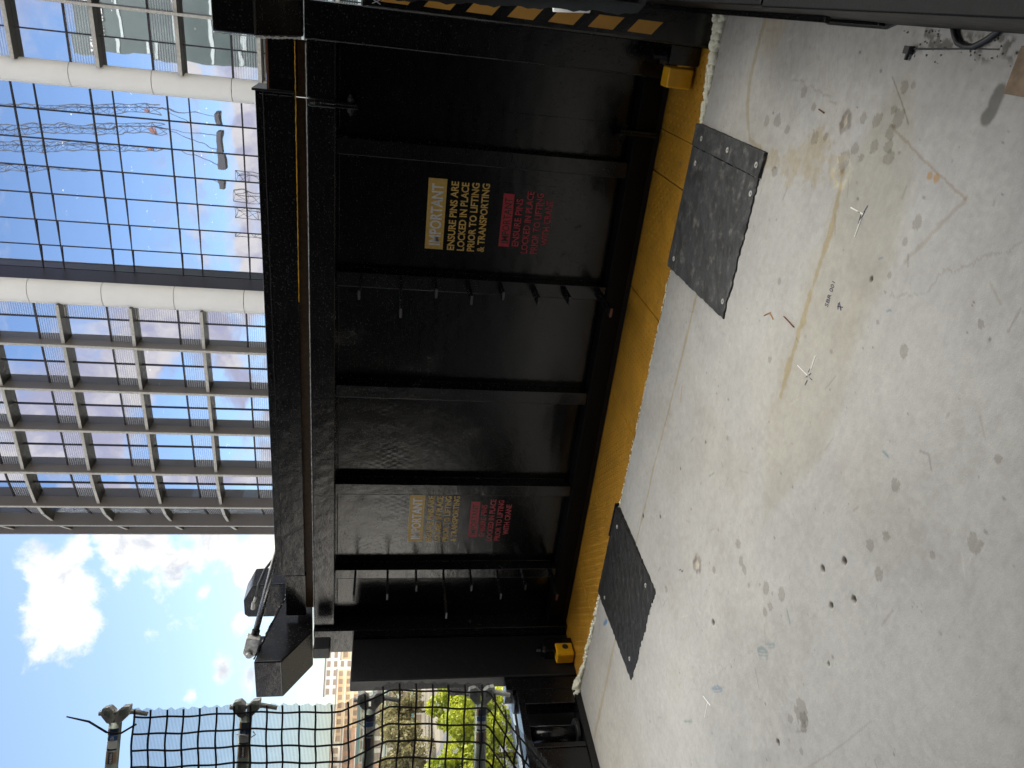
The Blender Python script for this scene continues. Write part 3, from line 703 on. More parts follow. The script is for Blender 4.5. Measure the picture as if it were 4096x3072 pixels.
for i, (xa, xb) in enumerate([(-.815, -.914), (-1.655, -1.754), (-2.484, -2.581), (-3.319, -3.415), (-4.154, -4.247)]):
    s = MB().box(xb, xa, 4.70, 4.798, .167, 1.983).build('stiffener', 'black', gate, .005)
    bead('weld_bead', (xa + .004, 4.797, .2), (xa + .004, 4.797, 1.97), .005, gate, 'weld' if i < 0 else 'black', i)
    bead('weld_bead', (xb + .002, 4.701, .2), (xb + .002, 4.701, 1.97), .0022, gate, 'weld', i + 9)
    if i in (1, 4):
        for z, L in ((1.822, .26), (1.566, .52 if i == 1 else .25), (1.338, .16), (1.116, .24 if i == 1 else .46), (.896, .13 if i == 1 else .16), (.669, .20 if i == 1 else .26), (.452, .16), (.212, .33 if i == 1 else .28)):
            xm = (xa + xb) / 2 - .006
            h = MB().prism([(xm - .032, 4.699), (xm + .032, 4.699), (xm + .030, 4.699 - L), (xm - .030, 4.699 - L)], lambda x, y, z_: (x, y, z_), z - .008, z + .008)
            hk = h.build('bracket_plate', 'black', s, .002)
            MB().box(xm - .030, xm + .030, 4.699 - L - .0025, 4.699 - L, z - .0075, z + .0075).build('cut_end', 'rust' if z < .3 else 'weld', s)
# hinge plates joining the two leaves, top and bottom, with bolts
for z0, z1, zb in ((1.86, 2.10, 1.90), (.02, .27, .24)):
    h = MB().box(-.646, -.632, 4.655, 4.80, z0, z1).box(-.628, -.614, 4.655, 4.80, z0, z1).build('hinge_plate', 'black', gate, .002)
    MB().tube([(-.69, 4.69, zb), (-.57, 4.69, zb)], .011, 6).tube([(-.61, 4.69, zb), (-.588, 4.69, zb)], .021, 6).tube([(-.672, 4.69, zb), (-.648, 4.69, zb)], .021, 6).build('bolt', 'black', h)
bead('weld_bead', (-.611, 4.679, 1.99), (-.611, 4.679, 2.14), .006, gate, 'weld', 31)
bead('weld_bead', (-.650, 4.679, 1.99), (-.650, 4.679, 2.14), .006, gate, 'weld', 32)
bead('rail_highlight', (-.32, 4.683, 2.149), (-4.74, 4.683, 2.149), .0026, gate, 'edge', 33)  # pale bead paints the sky highlight along the rail's top edge
bead('weld_bead', (-.32, 4.797, 1.97), (-4.7, 4.797, 1.97), .004, gate, 'black', 34)
def onp(x, z, d): return (x, PY - .001 - d, z)
def sticker(x0):     # x0: left end of the yellow header
    k = 1.012
    par = gate
    def B(xa, xb, za, zb, m, nm, p, t=.0012):
        return MB().box(x0 + xa, x0 + xb, PY - t - .0005, PY - .0005, za, zb).build(nm, m, p)
    y = B(0, .462, 1.299, 1.417, 'gold', 'warning_sticker', par); y['label'] = 'gold sticker headed IMPORTANT with gold lettering below'
    f = lambda x, z, d: (x, PY - .0030 - d, z)
    f2 = lambda x, z, d: (x, PY - .0012 - d, z)
    textmesh('lettering', 'IMPORTANT', 'silver', x0 + .028, x0 + .43, 1.318, 1.394, f, .0006, .022, y)
    lines = [('ENSURE PINS ARE', 0, .452), ('LOCKED IN PLACE', 0, .450), ('PRIOR TO LIFTING', 0, .453), ('& TRANSPORTING', 0, .454)]
    for i, (t, a, b) in enumerate(lines):
        z1 = 1.272 - i * .0665; textmesh('lettering', t, 'gold', x0 + a, x0 + b, z1 - .049, z1, f2, .0006, .028, y)
    rb = B(-.02, .47, .585, .965, 'panel', 'warning_sticker', par); rb['label'] = 'dark sticker with small red lettering about lifting with crane'
    MB().box(x0 + .048, x0 + .402, PY - .0022, PY - .0019, .858, .930).build('red_header', 'red', rb)
    fr = lambda x, z, d: (x, PY - .0024 - d, z)
    textmesh('lettering', 'IMPORTANT', 'label_black', x0 + .072, x0 + .376, .868, .917, fr, .0006, .012, rb)
    for i, (t, a, b) in enumerate([('ENSURE PINS', .055, .375), ('LOCKED IN PLACE', .012, .428), ('PRIOR TO LIFTING', .012, .42), ('WITH CRANE', .075, .378)]):
        z1 = .842 - i * .0655; textmesh('lettering', t, 'red', x0 + a, x0 + b, z1 - .046, z1, f, .0006, .022, rb)
sticker(-1.494); sticker(-3.948)

# ================================================================== HEAD BEAM above the gate
beam = thing('head_beam', 'long black steel channel beam lying above the top rail of the gate', 'beam', (-2.5, 4.85, 2.2))
MB().box(-4.255, -.600, 4.75, 4.78, 2.222, 2.445).box(-4.255, -.600, 4.78, 5.02, 2.43, 2.445).build('beam_web', 'black', beam, .004)
MB().box(-4.69, -4.258, 4.755, 4.80, 2.215, 2.380).build('beam_tail', 'black', beam, .006)
MB().box(-.597, -.300, 4.77, 4.99, 2.215, 2.375).build('beam_tail', 'black', beam, .006)
MB().box(-4.25, -.60, 4.744, 4.7495, 2.31, 2.318).build('pressed_line', 'black', beam)
MB().box(-.606, -.592, 4.74, 5.0, 2.225, 2.462).build('end_plate', 'black_rough', beam, .002)
MB().box(-.60, -.31, 4.75, 4.757, 2.366, 2.378).build('lip', 'rust', beam)
bead('weld_bead', (-.62, 4.748, 2.24), (-.62, 4.748, 2.42), .003, beam, 'weld', 41)
bead('weld_bead', (-.6, 4.748, 2.40), (-4.2, 4.748, 2.395), .0035, beam, 'black', 42)
deck = thing('folded_deck_edge', 'yellow deck plate edge darkened to brown for shade, squeezed between head beam and gate top rail', 'deck plate', (-2.5, 4.85, 2.15))
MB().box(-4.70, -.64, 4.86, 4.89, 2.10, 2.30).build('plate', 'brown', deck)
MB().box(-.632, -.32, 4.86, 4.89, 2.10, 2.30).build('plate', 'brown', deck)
bead('yellow_edge', (-.32, 4.748, 2.216), (-1.9, 4.748, 2.222), .0035, deck, 'yellow_lug', 44)

# ================================================================== LIFTING ARMS AND POSTS (left and right)
def arm(x0, x1, label):
    a = thing('lifting_arm', label, 'steel arm', ((x0 + x1) / 2, 4.7, 0), 'black lifting arms at both ends of the gate')  # steel end arm of the gate, not a separate davit
    prof = [(4.33, 2.36), (4.33, 2.572), (4.64, 2.516), (5.08, 2.414), (5.08, 2.20), (4.64, 2.155)]
    MB().prism(prof, lambda y, z, x: (x, y, z), x0, x1).build('arm_box', 'black', a, .012)
    return a
armL = arm(-5.15, -4.75, 'black bent steel arm at the far left end of the gate, carrying a hydraulic rod')
armR = arm(-.29, .14, 'big black steel arm at the right end of the gate, close to the viewer')
MB().box(-5.00, -4.753, 4.64, 4.84, -.05, 2.150).build('post', 'black', armL, .006)
MB().box(-.298, -.10, 4.63, 4.84, -.05, 2.150).build('post', 'black', armR, .006)
MB().box(-4.81, -4.69, 4.40, 4.52, 2.00, 2.13).build('stub', 'black_rough', armL, .01)
bead('weld_bead', (-.292, 4.628, 2.12), (-.292, 4.628, .2), .0035, armR, 'weld', 51)
bead('weld_bead', (-.296, 4.34, 2.36), (-.296, 4.62, 2.17), .006, armR, 'edge', 52)  # pale colour paints the light caught on the arm's lower edge
bead('weld_bead', (-.294, 4.327, 2.565), (-.294, 4.327, 2.37), .003, armR, 'edge', 53)  # pale colour paints the light on the arm's front edge
bead('weld_bead', (-4.748, 4.36, 2.572), (-4.748, 5.05, 2.425), .008, armL, 'black', 54)
cyl = thing('hydraulic_rod', 'grey steel hydraulic rod with forked eye above the left arm', 'hydraulic rod', (-4.77, 4.5, 2.62))
MB().tube([(-4.67, 4.53, 2.59), (-3.60, 4.98, 2.33)], .024, 14).build('rod', 'chrome', cyl, smooth_=True)
def capsule(cx, cz, L, r_, ang, y0, y1):
    pts = [(r_ * math.cos(t), r_ * math.sin(t)) for t in [math.pi / 2 + math.pi * k / 8 for k in range(9)]] + [(L, -r_), (L, r_)]
    ca, sa = math.cos(ang), math.sin(ang)
    return MB().prism([(cx + a * ca - b * sa, cz + a * sa + b * ca) for a, b in pts], lambda x, z, y: (x, y, z), y0, y1)
e1 = capsule(-4.80, 2.625, .15, .052, -.22, 4.47, 4.53).build('forked_eye', 'cast', cyl, .006)
MB().tube([(-4.81, 4.445, 2.628), (-4.81, 4.60, 2.628)], .026, 16).build('pin', 'cast', e1, smooth_=False)
MB().tube([(-4.66, 4.53, 2.587), (-4.63, 4.545, 2.580)], .032, 14).build('collar', 'black', cyl)
MB().box(-4.87, -4.84, 4.50, 4.62, 2.54, 2.64).box(-4.79, -4.77, 4.52, 4.62, 2.5, 2.62).build('lug_plate', 'black', cyl, .006)
box2 = thing('hydraulic_housing', 'small black steel housing with a hose fitting behind the left arm', 'housing', (-4.8, 5.2, 2.55))
MB().prism([(-5.02, 2.50), (-5.02, 2.75), (-4.99, 2.78), (-4.83, 2.78), (-4.66, 2.70), (-4.64, 2.43), (-4.66, 2.40)], lambda x, z, y: (x, y, z), 5.08, 5.30).build('housing_body', 'black', box2, .008)
MB().tube([(-4.90, 5.06, 2.70), (-4.83, 5.06, 2.69)], .02, 10).tube([(-4.83, 5.06, 2.69), (-4.76, 5.06, 2.67)], .013, 10).build('fitting', 'cast', box2)
hp = [(-4.76, 5.06, 2.67), (-4.62, 5.06, 2.64), (-4.45, 5.05, 2.58), (-4.32, 5.05, 2.50), (-4.24, 5.06, 2.40), (-4.2, 5.07, 2.3)]
MB().tube(hp, .012, 8).build('hose', 'hose', box2, smooth_=True)

# side posts (boxes) that stand in front of the arms
pl = thing('side_post', 'broad black steel side post left of the gate, plain and half hidden by netting', 'post', (-4.9, 4.4, 0), 'black side posts flanking the gate')
MB().box(-4.965, -4.84, 4.20, 4.63, -.05, 1.83).build('post_body', 'black_rough', pl, .012, seg=3)
MB().box(-5.02, -4.858, 4.078, 4.198, -.05, .60).build('foot_block', 'black', pl, .003)
MB().box(-5.10, -4.967, 4.38, 4.5, .95, 1.20).build('side_bracket', 'black', pl, .02)
MB().prism([(-4.967, .62), (-5.22, .70), (-5.22, 1.02), (-4.967, 1.08)], lambda x, z, y: (x, y, z), 4.34, 4.5).build('side_bracket', 'black', pl, .01)
pr = thing('side_post', 'black steel side post right of the gate with slanted orange hazard stripes', 'post', (.05, 4.4, 0), 'black side posts flanking the gate')
MB().box(-.10, .30, 4.20, 4.62, -.05, 1.83).build('post_body', 'black', pr, .018, seg=4)
for k in range(8):
    zz_ = .326 + k * .2125
    MB().prism([(-.064, zz_), (-.062, zz_ + .134), (.0, zz_ + .081), (.0, zz_ - .053)], lambda x, z, y: (x, y, z), 4.1985, 4.1997).build('hazard_stripe', 'hazard', pr)
mb = MB()
for q in (0, .02):
    for a, b in (((-.075 + q, 1.735), (-.055 + q, 1.775)), ((-.055 + q, 1.735), (-.075 + q, 1.775))):
        mb.tube([(a[0], 4.1985, a[1]), (b[0], 4.1985, b[1])], .0022, 5)
mb.build('painted_cross_mark', 'silver', pr)
bead('weld_bead', (-.088, 4.197, 1.80), (-.088, 4.197, 1.25), .004, pr, 'weld', 61)
pr2 = MB().tube([(-.165, 4.35, .17), (-.165, 4.35, .21)], .045, 12).tube([(-.165, 4.35, .21), (-.165, 4.35, .25)], .02, 6).build('foot_bolt', 'black', pr)
pl2 = MB().tube([(-4.79, 4.42, .24), (-4.79, 4.42, .265)], .055, 14).tube([(-4.79, 4.42, .265), (-4.79, 4.42, .31)], .022, 6).build('foot_bolt', 'black', pl)
MB().box(-.20, -.10, 4.28, 4.40, .0, .17).build('foot_plate', 'black', pr, .005)
MB().box(-4.84, -4.74, 4.36, 4.5, .0, .24).build('foot_plate', 'black', pl, .005)

# ================================================================== YELLOW THRESHOLD PLATES
xs_ = [-4.842, -4.115, -3.30, -2.46, -1.632, -.842, -.586, -.100]
thr = thing('threshold_plate', 'yellow painted checker plate strip between concrete slab and black gate', 'floor plate', (-2.5, 4.35, 0))
for i, (a, b) in enumerate(zip(xs_[:-1], xs_[1:])):
    gap = .0045 if i in (0, 3, 4, 5) else .0012
    mb = MB().box(a + gap, b - gap, 4.062, 4.70, -.012, -.002)
    nxs = int((b - a) / .036); nys = 17
    for p in range(nxs):
        for q in range(nys):
            cx = a + .022 + p * .036; cy = 4.082 + q * .0358
            if cx > b - .015: continue
            an = .95 if (p + q) % 2 else -.65
            L, w_2, h = .0125, .0042, .0028
            ca, sa = math.cos(an), math.sin(an)
            vs = [(cx + u_ * ca - v_ * sa, cy + u_ * sa + v_ * ca, -.002 + hh) for u_, v_, hh in ((-L, 0, 0), (0, -w_2, 0), (L, 0, 0), (0, w_2, 0), (-L * .45, 0, h), (L * .45, 0, h))]
            mb.add(vs, [(0, 1, 4), (1, 5, 4), (1, 2, 5), (2, 3, 5), (3, 4, 5), (3, 0, 4)])
    mb.build('plate', 'yellow', thr)
MB().box(-4.84, -.1, 4.075, 4.16, -.20, -.014).box(-4.84, -.1, 4.55, 4.66, -.2, -.014).build('support_bar', 'void', thr)

def lug(x0, x1, y0, y1, label, hole):
    l_ = thing('lifting_lug', label, 'lug', ((x0 + x1) / 2, (y0 + y1) / 2, 0), 'yellow lifting lugs')
    b = MB().box(x0, x1, y0, y1, .010, .155).build('lug_block', 'yellow_lug', l_, .012, seg=3)
    if hole:
        MB().tube([(x1 - .001, y0 + .085, .075), (x1 + .0015, y0 + .085, .075)], .026, 20).build('bore', 'void', l_)
    return l_
lug(-.322, -.213, 4.30, 4.42, 'yellow steel lug box beside the right post on the yellow plate', False)
lug(-4.83, -4.722, 4.30, 4.43, 'yellow steel lug box with round bore by the left post', True)

# ================================================================== RUBBER MATS
def wedge(mb, x0, x1, y0, y1, h0, h1, jag, seed):
    """ramp from thin near edge y0 (h0) to thick edge y1 (h1) with a slightly torn outline"""
    r2 = random.Random(seed); nx, ny = max(3, int((x1 - x0) / .013)), 34
    vs = []; jr = [r2.uniform(-1, 1) for _ in range(nx + 1)]; ji = [r2.uniform(-1, 1) for _ in range(ny + 1)]
    for s in (1, 0):
        for i in range(nx + 1):
            for j in range(ny + 1):
                x = x0 + (x1 - x0) * i / nx; y = y0 + (y1 - y0) * j / ny; z = h0 + (h1 - h0) * (j / ny)
                if j == 0: y += jag * jr[i] * .8 + jag * .5 * math.sin(x * 23 + seed)
                if i in (0, nx): x += jag * .35 * ji[j]
                if s: z += .0016 * math.sin(x * 57 + y * 31) * math.sin(y * 83)
                vs.append((x, y, z if s else .0005))
    k = (nx + 1) * (ny + 1); g = lambda i, j, s: (0 if s else k) + i * (ny + 1) + j
    fs = []
    for i in range(nx):
        for j in range(ny):
            fs.append((g(i, j, 1), g(i + 1, j, 1), g(i + 1, j + 1, 1), g(i, j + 1, 1))); fs.append((g(i, j, 0), g(i, j + 1, 0), g(i + 1, j + 1, 0), g(i + 1, j, 0)))
    for i in range(nx):
        fs.append((g(i, 0, 1), g(i, 0, 0), g(i + 1, 0, 0), g(i + 1, 0, 1))); fs.append((g(i, ny, 1), g(i + 1, ny, 1), g(i + 1, ny, 0), g(i, ny, 0)))
    for j in range(ny):
        fs.append((g(0, j, 1), g(0, j + 1, 1), g(0, j + 1, 0), g(0, j, 0))); fs.append((g(nx, j, 1), g(nx, j, 0), g(nx, j + 1, 0), g(nx, j + 1, 1)))
    return mb.add(vs, fs)
def screws(par, pts):
    for x, y, z in pts:
        n = 14; mb = MB(); vs = []
        for r_, h in ((.014, 0), (.014, .0022), (.0062, .0022), (.0062, -.001)):
            vs += [(x + r_ * math.cos(6.2832 * k / n), y + r_ * math.sin(6.2832 * k / n), z + h) for k in range(n)]
        fs = [(a * n + k, a * n + (k + 1) % n, (a + 1) * n + (k + 1) % n, (a + 1) * n + k) for a in range(3) for k in range(n)]
        mb.add(vs, fs).build('washer', 'washer', par)
ra_ = thing('rubber_ramp', 'worn black rubber ramp with pale washers at the right, joined from two pieces', 'rubber mat', (-.9, 3.65, 0), 'black rubber ramps at the slab edge')
wedge(MB(), -.577, -.463, 3.235, 4.055, .016, .034, .003, 3).build('side_strip', 'rubber', ra_)
wedge(MB(), -1.268, -.583, 3.245, 4.050, .008, .030, .009, 4).build('ramp_sheet', 'rubber', ra_)
screws(ra_, [(-.525, 3.938, .0335), (-.522, 3.602, .0255), (-.527, 3.277, .0185), (-.657, 3.957, .0295), (-.657, 3.28, .0095), (-1.20, 3.97, .029), (-1.193, 3.285, .0095)])
rb_ = thing('rubber_ramp', 'darker scuffed black rubber ramp lying towards the left end of the gate', 'rubber mat', (-3.4, 3.65, 0), 'black rubber ramps at the slab edge')
wedge(MB(), -3.80, -3.02, 3.225, 4.045, .004, .030, .014, 6).build('ramp_sheet', 'rubber_dark', rb_)
MB().box(-3.28, -3.0, 4.047, 4.060, .0, .036).build('edge_lip', 'hose', rb_)
screws(rb_, [(-3.12, 3.95, .028), (-3.10, 3.35, .0085), (-3.70, 3.32, .0075), (-3.72, 3.9, .026)])

# ================================================================== FOAM at the slab edge
def foam(name, label, pts, r0, seed, n):
    r2 = random.Random(seed); mb = MB()
    bm = bmesh.new()
    P = [Vector(p) for p in pts]
    for i in range(n):
        t = r2.random() * (len(P) - 1); k = min(int(t), len(P) - 2); c = P[k].lerp(P[k + 1], t - k)
        rr = r0(t / (len(P) - 1)) if callable(r0) else r0
        r_ = rr * r2.uniform(.3, .65); off = Vector((r2.uniform(-1, 1) * rr * .5, r2.uniform(-1, 1) * rr * .8, r2.uniform(-.3, .7) * rr))
        mt = Matrix.Translation(c + off) @ Matrix.Diagonal((r_ * r2.uniform(.8, 1.4), r_, r_ * r2.uniform(.7, 1), 1))
        bmesh.ops.create_icosphere(bm, subdivisions=2, radius=1, matrix=mt)
    for v in bm.verts:
        q = v.co; h = math.sin(q.x * 410) * math.sin(q.y * 370) * math.sin(q.z * 390); v.co += v.normal * h * .0028 if v.normal.length else Vector()
    for f in bm.faces: f.smooth = True
    me = bpy.data.meshes.new(name); bm.to_mesh(me); bm.free(); me.materials.append(M['foam'])
    o = bpy.data.objects.new(name, me); COL.objects.link(o)
    return tag(o, label, 'foam', 'expanding foam beads along the slab edge')
foam('foam_sealant', 'thick cream foam bead filling the gap right of the rubber ramp', [(.075, 4.085, -.005), (-.05, 4.085, -.01), (-.2, 4.08, -.012), (-.35, 4.072, -.012), (-.46, 4.066, -.012)], lambda t: .046 * (1 - t) + .020 * t, 1, 620)
foam('foam_sealant', 'lumpy cream foam bead at the far left end of the slab edge', [(-3.82, 4.062, -.01), (-4.2, 4.066, -.008), (-4.6, 4.072, -.004), (-4.80, 4.085, .0), (-4.87, 4.08, .02), (-4.90, 4.0, .02)], lambda t: .018 + .022 * t, 2, 620)
foam('foam_sealant', 'thin white crumbling foam line along the middle of the yellow plate', [(-1.30, 4.058, -.006), (-2.0, 4.060, -.007), (-2.99, 4.060, -.006), (-3.02, 4.05, .0)], .010, 3, 500)

# ================================================================== LOW SIDE FRAMES
fr = thing('side_frame', 'low black steel frame with an upright roller at the left slab edge', 'frame', (-4.95, 3.0, 0), 'low black frames along the slab sides')  # low steel side frame, not a barrier
MB().box(-4.99, -4.85, 1.5, 4.08, .0, .055).box(-4.99, -4.85, 1.5, 4.08, .465, .52).build('frame_rail', 'black', fr, .004)
MB().box(-4.98, -4.86, 3.94, 4.075, .057, .463).build('end_plate', 'black', fr, .004)
MB().box(-4.98, -4.86, 3.555, 3.595, .057, .463).build('divider', 'black', fr, .004)
MB().box(-4.90, -4.865, 1.5, 3.553, .057, .463).build('cover_plate', 'black', fr, .003)
MB().box(-5.16, -5.14, 1.5, 4.1, .0, .50).build('back_plate', 'void', fr)
MB().tube([(-4.97, 3.74, .10), (-4.97, 3.74, .45)], .066, 24).build('roller', 'black', fr, smooth_=True)
MB().tube([(-4.96, 3.74, .07), (-4.96, 3.74, .098)], .105, 28).build('roller_flange', 'black_rough', fr, .004)
MB().tube([(-4.96, 4.02, .521), (-4.96, 4.02, .545)], .07, 24).build('pivot_disc', 'black_rough', fr, .003)
bead('weld_bead', (-4.858, 3.553, .46), (-4.858, 3.553, .06), .004, fr, 'weld', 71)
bead('weld_bead', (-4.855, 3.938, .47), (-4.855, 3.938, .1), .004, fr, 'weld', 72)
fr2 = thing('side_frame', 'low black steel frame with weathered paint along the right slab edge near the viewer', 'frame', (.2, 3.0, 0), 'low black frames along the slab sides')  # right-hand low side frame, likewise no barrier
MB().box(.082, .40, 2.56, 4.13, .0, .50).build('frame_box', 'black_matte', fr2, .006)
MB().box(.078, .40, .8, 2.55, .0, .50).build('weathered_cover', 'black_matte', fr2, .006)
MB().box(.070, .081, 2.62, 4.10, .0, .035).build('foot_rail', 'black', fr2, .003)
MB().box(.066, .081, 3.05, 4.10, .09, .115).box(.060, .081, 2.7, 4.10, .17, .19).build('frame_rail', 'black', fr2, .002)
MB().prism([(.062, 2.62), (.081, 2.56), (.081, 3.1), (.062, 3.0)], lambda x, y, z: (x, y, z), .0, .012).build('foot_tab', 'black_rough', fr2)
o = MB().prism([(-5.42, 3.2), (-5.17, 3.2), (-5.17, 4.10), (-5.10, 4.35), (-5.30, 4.5)], lambda x, y, z: (x, y, z), .44, .48).build('steel_ledge', 'paleledge', bevel=.003)
tag(o, 'metal ledge tinted pale blue for reflected sky, beyond the low left frame', 'ledge')
o = MB().box(-5.60, -5.50, 3.0, 4.7, .40, .44).build('steel_track', 'black', bevel=.004); tag(o, 'narrow dark steel track outside the pale ledge', 'track')

# ================================================================== SCAFFOLD LEDGERS AND NETTING (left)
EV = Vector((-.80, -.60, 0)).normalized(); NV = Vector((EV.y * -1, EV.x, 0)) * -1   # EV: away to the left; NV across
NV = Vector((.60, -.80, 0)).normalized()      # towards the viewer
def ledger(E, label, lab):
    t = thing('scaffold_ledger', label, 'scaffold tube', E, 'short scaffold ledgers carrying the net')
    E = Vector(E); Z = Vector((0, 0, 1))
    P = lambda s, z, n: E + EV * s + Z * z + NV * n
    tb = MB().tube([P(.035, 0, 0), P(.62, 0, 0)], .0235, 18).build('tube', 'galv', t, smooth_=True)
    for poly_ in ([(-.028, -.040), (-.031, .010), (-.020, .040), (.0, .046), (.022, .030), (.036, .006), (.036, -.002), (-.004, -.004)],):
        pass
    up = [(.040, .004), (.036, .026), (.008, .050), (-.020, .047), (-.026, .022), (-.010, .004)]
    lo = [(.040, -.004), (.038, -.022), (.008, -.052), (-.026, -.052), (-.024, -.026), (-.006, -.005)]
    h1 = MB().prism(up, lambda a, b, c: tuple(P(a, b, c)), -.021, .021).build('wedge_jaw', 'cast', t, .003)
    h2 = MB().prism(lo, lambda a, b, c: tuple(P(a, b, c)), -.021, .021).build('wedge_jaw', 'cast', t, .003)
    MB().prism([(.010, .014), (-.010, .018), (-.014, .036), (.004, .037)], lambda a, b, c: tuple(P(a, b, c)), .0212, .0245).build('cast_rim', 'galv', h1)
    MB().prism([(.012, -.016), (-.012, -.018), (-.016, -.040), (.004, -.040)], lambda a, b, c: tuple(P(a, b, c)), .0212, .0245).build('cast_rim', 'galv', h2)
    MB().tube([P(.002, .062, 0), P(.0, -.06, 0), P(.012, -.115, 0)], [.010, .010, .008], 8).build('wedge_pin', 'cast', t, smooth_=True)
    # printed stickers wrapped round the tube
    r0 = .0243
    def band(s0, s1, a0, a1, m):
        mb = MB(); n = 10; vs = []
        for s in (s0, s1):
            for k in range(n + 1):
                a = a0 + (a1 - a0) * k / n; vs.append(P(s, math.sin(a) * r0, math.cos(a) * r0))
        mb.add(vs, [(k, k + 1, n + 2 + k, n + 1 + k) for k in range(n)]).build('sticker', m, tb, smooth_=True)
    band(.055, .080, -.9, .5, M_blue); band(.055, .080, .55, .9, M_orange); band(.082, .098, -.8, .8, M_blue2); band(.100, .128, -.8, .8, 'white_b'); band(.129, .134, -.8, .8, M_blue)
    band(.140, .182, -.9, .9, M_tan); band(.140, .182, -.35, .35, M_blue)
    if lab:
        def ft(x, z, d):
            a = -.25 + z; return tuple(P(.180 - x, math.sin(a) * (r0 + .001 + d), math.cos(a) * (r0 + .001 + d)))
        textmesh('lettering', 'UNI-RING', 'white_b', 0, .036, .0, .36, ft, .0003, .01, tb)
        def ft(x, z, d):
            a = -.25 + z; return tuple(P(.0965 - x, math.sin(a) * (r0 + .001 + d), math.cos(a) * (r0 + .001 + d)))
        textmesh('lettering', '0.35m', 'white_b', 0, .013, .0, .5, ft, .0003, .01, tb)
    return t
M_blue = pbr('navy_sticker', (.02, .04, .12), .5); M_blue2 = pbr('blue_sticker', (.03, .14, .42), .5); M_orange = pbr('orange_sticker', (.7, .35, .05), .5); M_tan = pbr('tan_sticker', (.45, .30, .18), .6)
LE = [((-2.615, 2.155, 2.632), 'topmost galvanised scaffold tube end with wedge head above the net', True), ((-2.540, 2.10, 2.133), 'second scaffold tube from the top, wedge head poking past the net edge', True),
      ((-2.475, 2.06, 1.660), 'third scaffold tube down, level with the distant buildings behind the net', False), ((-2.405, 2.01, 1.232), 'lowest scaffold tube, wrapped in the bunched bottom of the net', False)]
for E_, l_, b_ in LE: ledger(E_, l_, b_)
st_ = thing('scaffold_standard', 'upright scaffold tube outside the left picture edge holding the ledgers', 'scaffold tube', (-2.99, 1.70, 0))
for (a, b) in (((-2.99, 1.70), 0),): pass
MB().tube([(-2.99, 1.70, 0), (-2.99, 1.70, 3.2)], .024, 16).build('tube', 'galv', st_, smooth_=True)
MB().box(-3.06, -2.92, 1.63, 1.77, 0, .008).build('foot_plate', 'galv', st_)
for z in (2.632, 2.133, 1.66, 1.232): MB().tube([(-2.99, 1.70, z - .005), (-2.99, 1.70, z + .005)], .055, 8).build('rosette', 'galv', st_)

def netpos(s, t):
    """s: metres along the net away from its free edge, t: metres down from its top"""
    z = 2.555 - t
    ed = [(0, -2.605, 2.145), (.79, -2.505, 2.055), (.80, -2.50, 2.055), (.97, -2.405, 2.055), (1.36, -2.365, 2.005), (1.5, -2.38, 1.96)]
    e = ed[0]
    for a, b in zip(ed[:-1], ed[1:]):
        if t >= a[0]:
            k = min(1, (t - a[0]) / (b[0] - a[0])); e = (t, a[1] + (b[1] - a[1]) * k, a[2] + (b[2] - a[2]) * k)
    p = Vector((e[1], e[2], z)) + EV * s + NV * .034
    p += NV * (.003 * math.sin(t * 9 + s * 4) + .001 * math.sin(t * 23 + s * 11)) + Vector((0, 0, 1)) * (.0025 * math.sin(s * 15 + t * 3)) + EV * (.003 * math.sin(t * 11))
    if t > 1.34:      # the tail sags towards the viewer and to the left
        q = t - 1.34; p += Vector((-.62, -.35, .35)) * q + NV * (.03 * math.sin(s * 40) * min(1, q * 6)); 
    if 0 <= t < .9: p += Vector((0, 0, -.03)) * s
    return p
net = thing('debris_net', 'black debris netting with heavy square straps hung on the left scaffold tubes', 'safety net', (-2.7, 1.95, 1.1))
TT, SS = 1.74, .62
ns, ntt = 40, 110
mb = MB(); vs = [netpos(-.02 - .006 * math.sin(j * 2.3) + (SS + .02) * i / ns, TT * j / ntt) for i in range(ns + 1) for j in range(ntt + 1)]
mb.add(vs, [(i * (ntt + 1) + j, (i + 1) * (ntt + 1) + j, (i + 1) * (ntt + 1) + j + 1, i * (ntt + 1) + j + 1) for i in range(ns) for j in range(ntt)])
mb.build('fine_mesh', 'net', net, smooth_=True)
def ribbon(mb, pts, w, th=.0018, across=None):
    n = len(pts); vs = []
    for i, p in enumerate(pts):
        d = (pts[min(i + 1, n - 1)] - pts[max(i - 1, 0)]).normalized(); a = d.cross(NV).normalized() * w / 2
        k = NV * th; vs += [p + a + k, p - a + k, p - a - k, p + a - k]
    fs = [(i * 4 + j, i * 4 + (j + 1) % 4, (i + 1) * 4 + (j + 1) % 4, (i + 1) * 4 + j) for i in range(n - 1) for j in range(4)] + [(0, 1, 2, 3), tuple(n * 4 - 4 + j for j in (3, 2, 1, 0))]
    mb.add(vs, fs)
r2 = random.Random(4)
for k in range(28):
    t = .004 + .0625 * k + r2.uniform(-.003, .003)
    mb = MB(); ribbon(mb, [netpos(-.016 + (SS) * i / 24, t + .002 * math.sin(i)) for i in range(25)], .0068); mb.build('net_strap', 'strap', net)
for k in range(10):
    s = .010 + .0605 * k
    mb = MB(); ribbon(mb, [netpos(s + .002 * math.sin(j * .7 + k), TT * j / 90) for j in range(91)], .0062, .0024); mb.build('net_strap', 'strap', net)
tie = MB()
ct = [(-2.63, 2.12, 2.56), (-2.645, 2.165, 2.63), (-2.66, 2.19, 2.67), (-2.60, 2.13, 2.74), (-2.57, 2.15, 2.80)]
tie.tube([(-2.66, 2.10, 2.655), (-2.62, 2.12, 2.72), (-2.60, 2.13, 2.80)], [.004, .004, .0025], 6)
tie.tube([(-2.66, 2.10, 2.655), (-2.655, 2.09, 2.60), (-2.62, 2.10, 2.545)], .0038, 6)
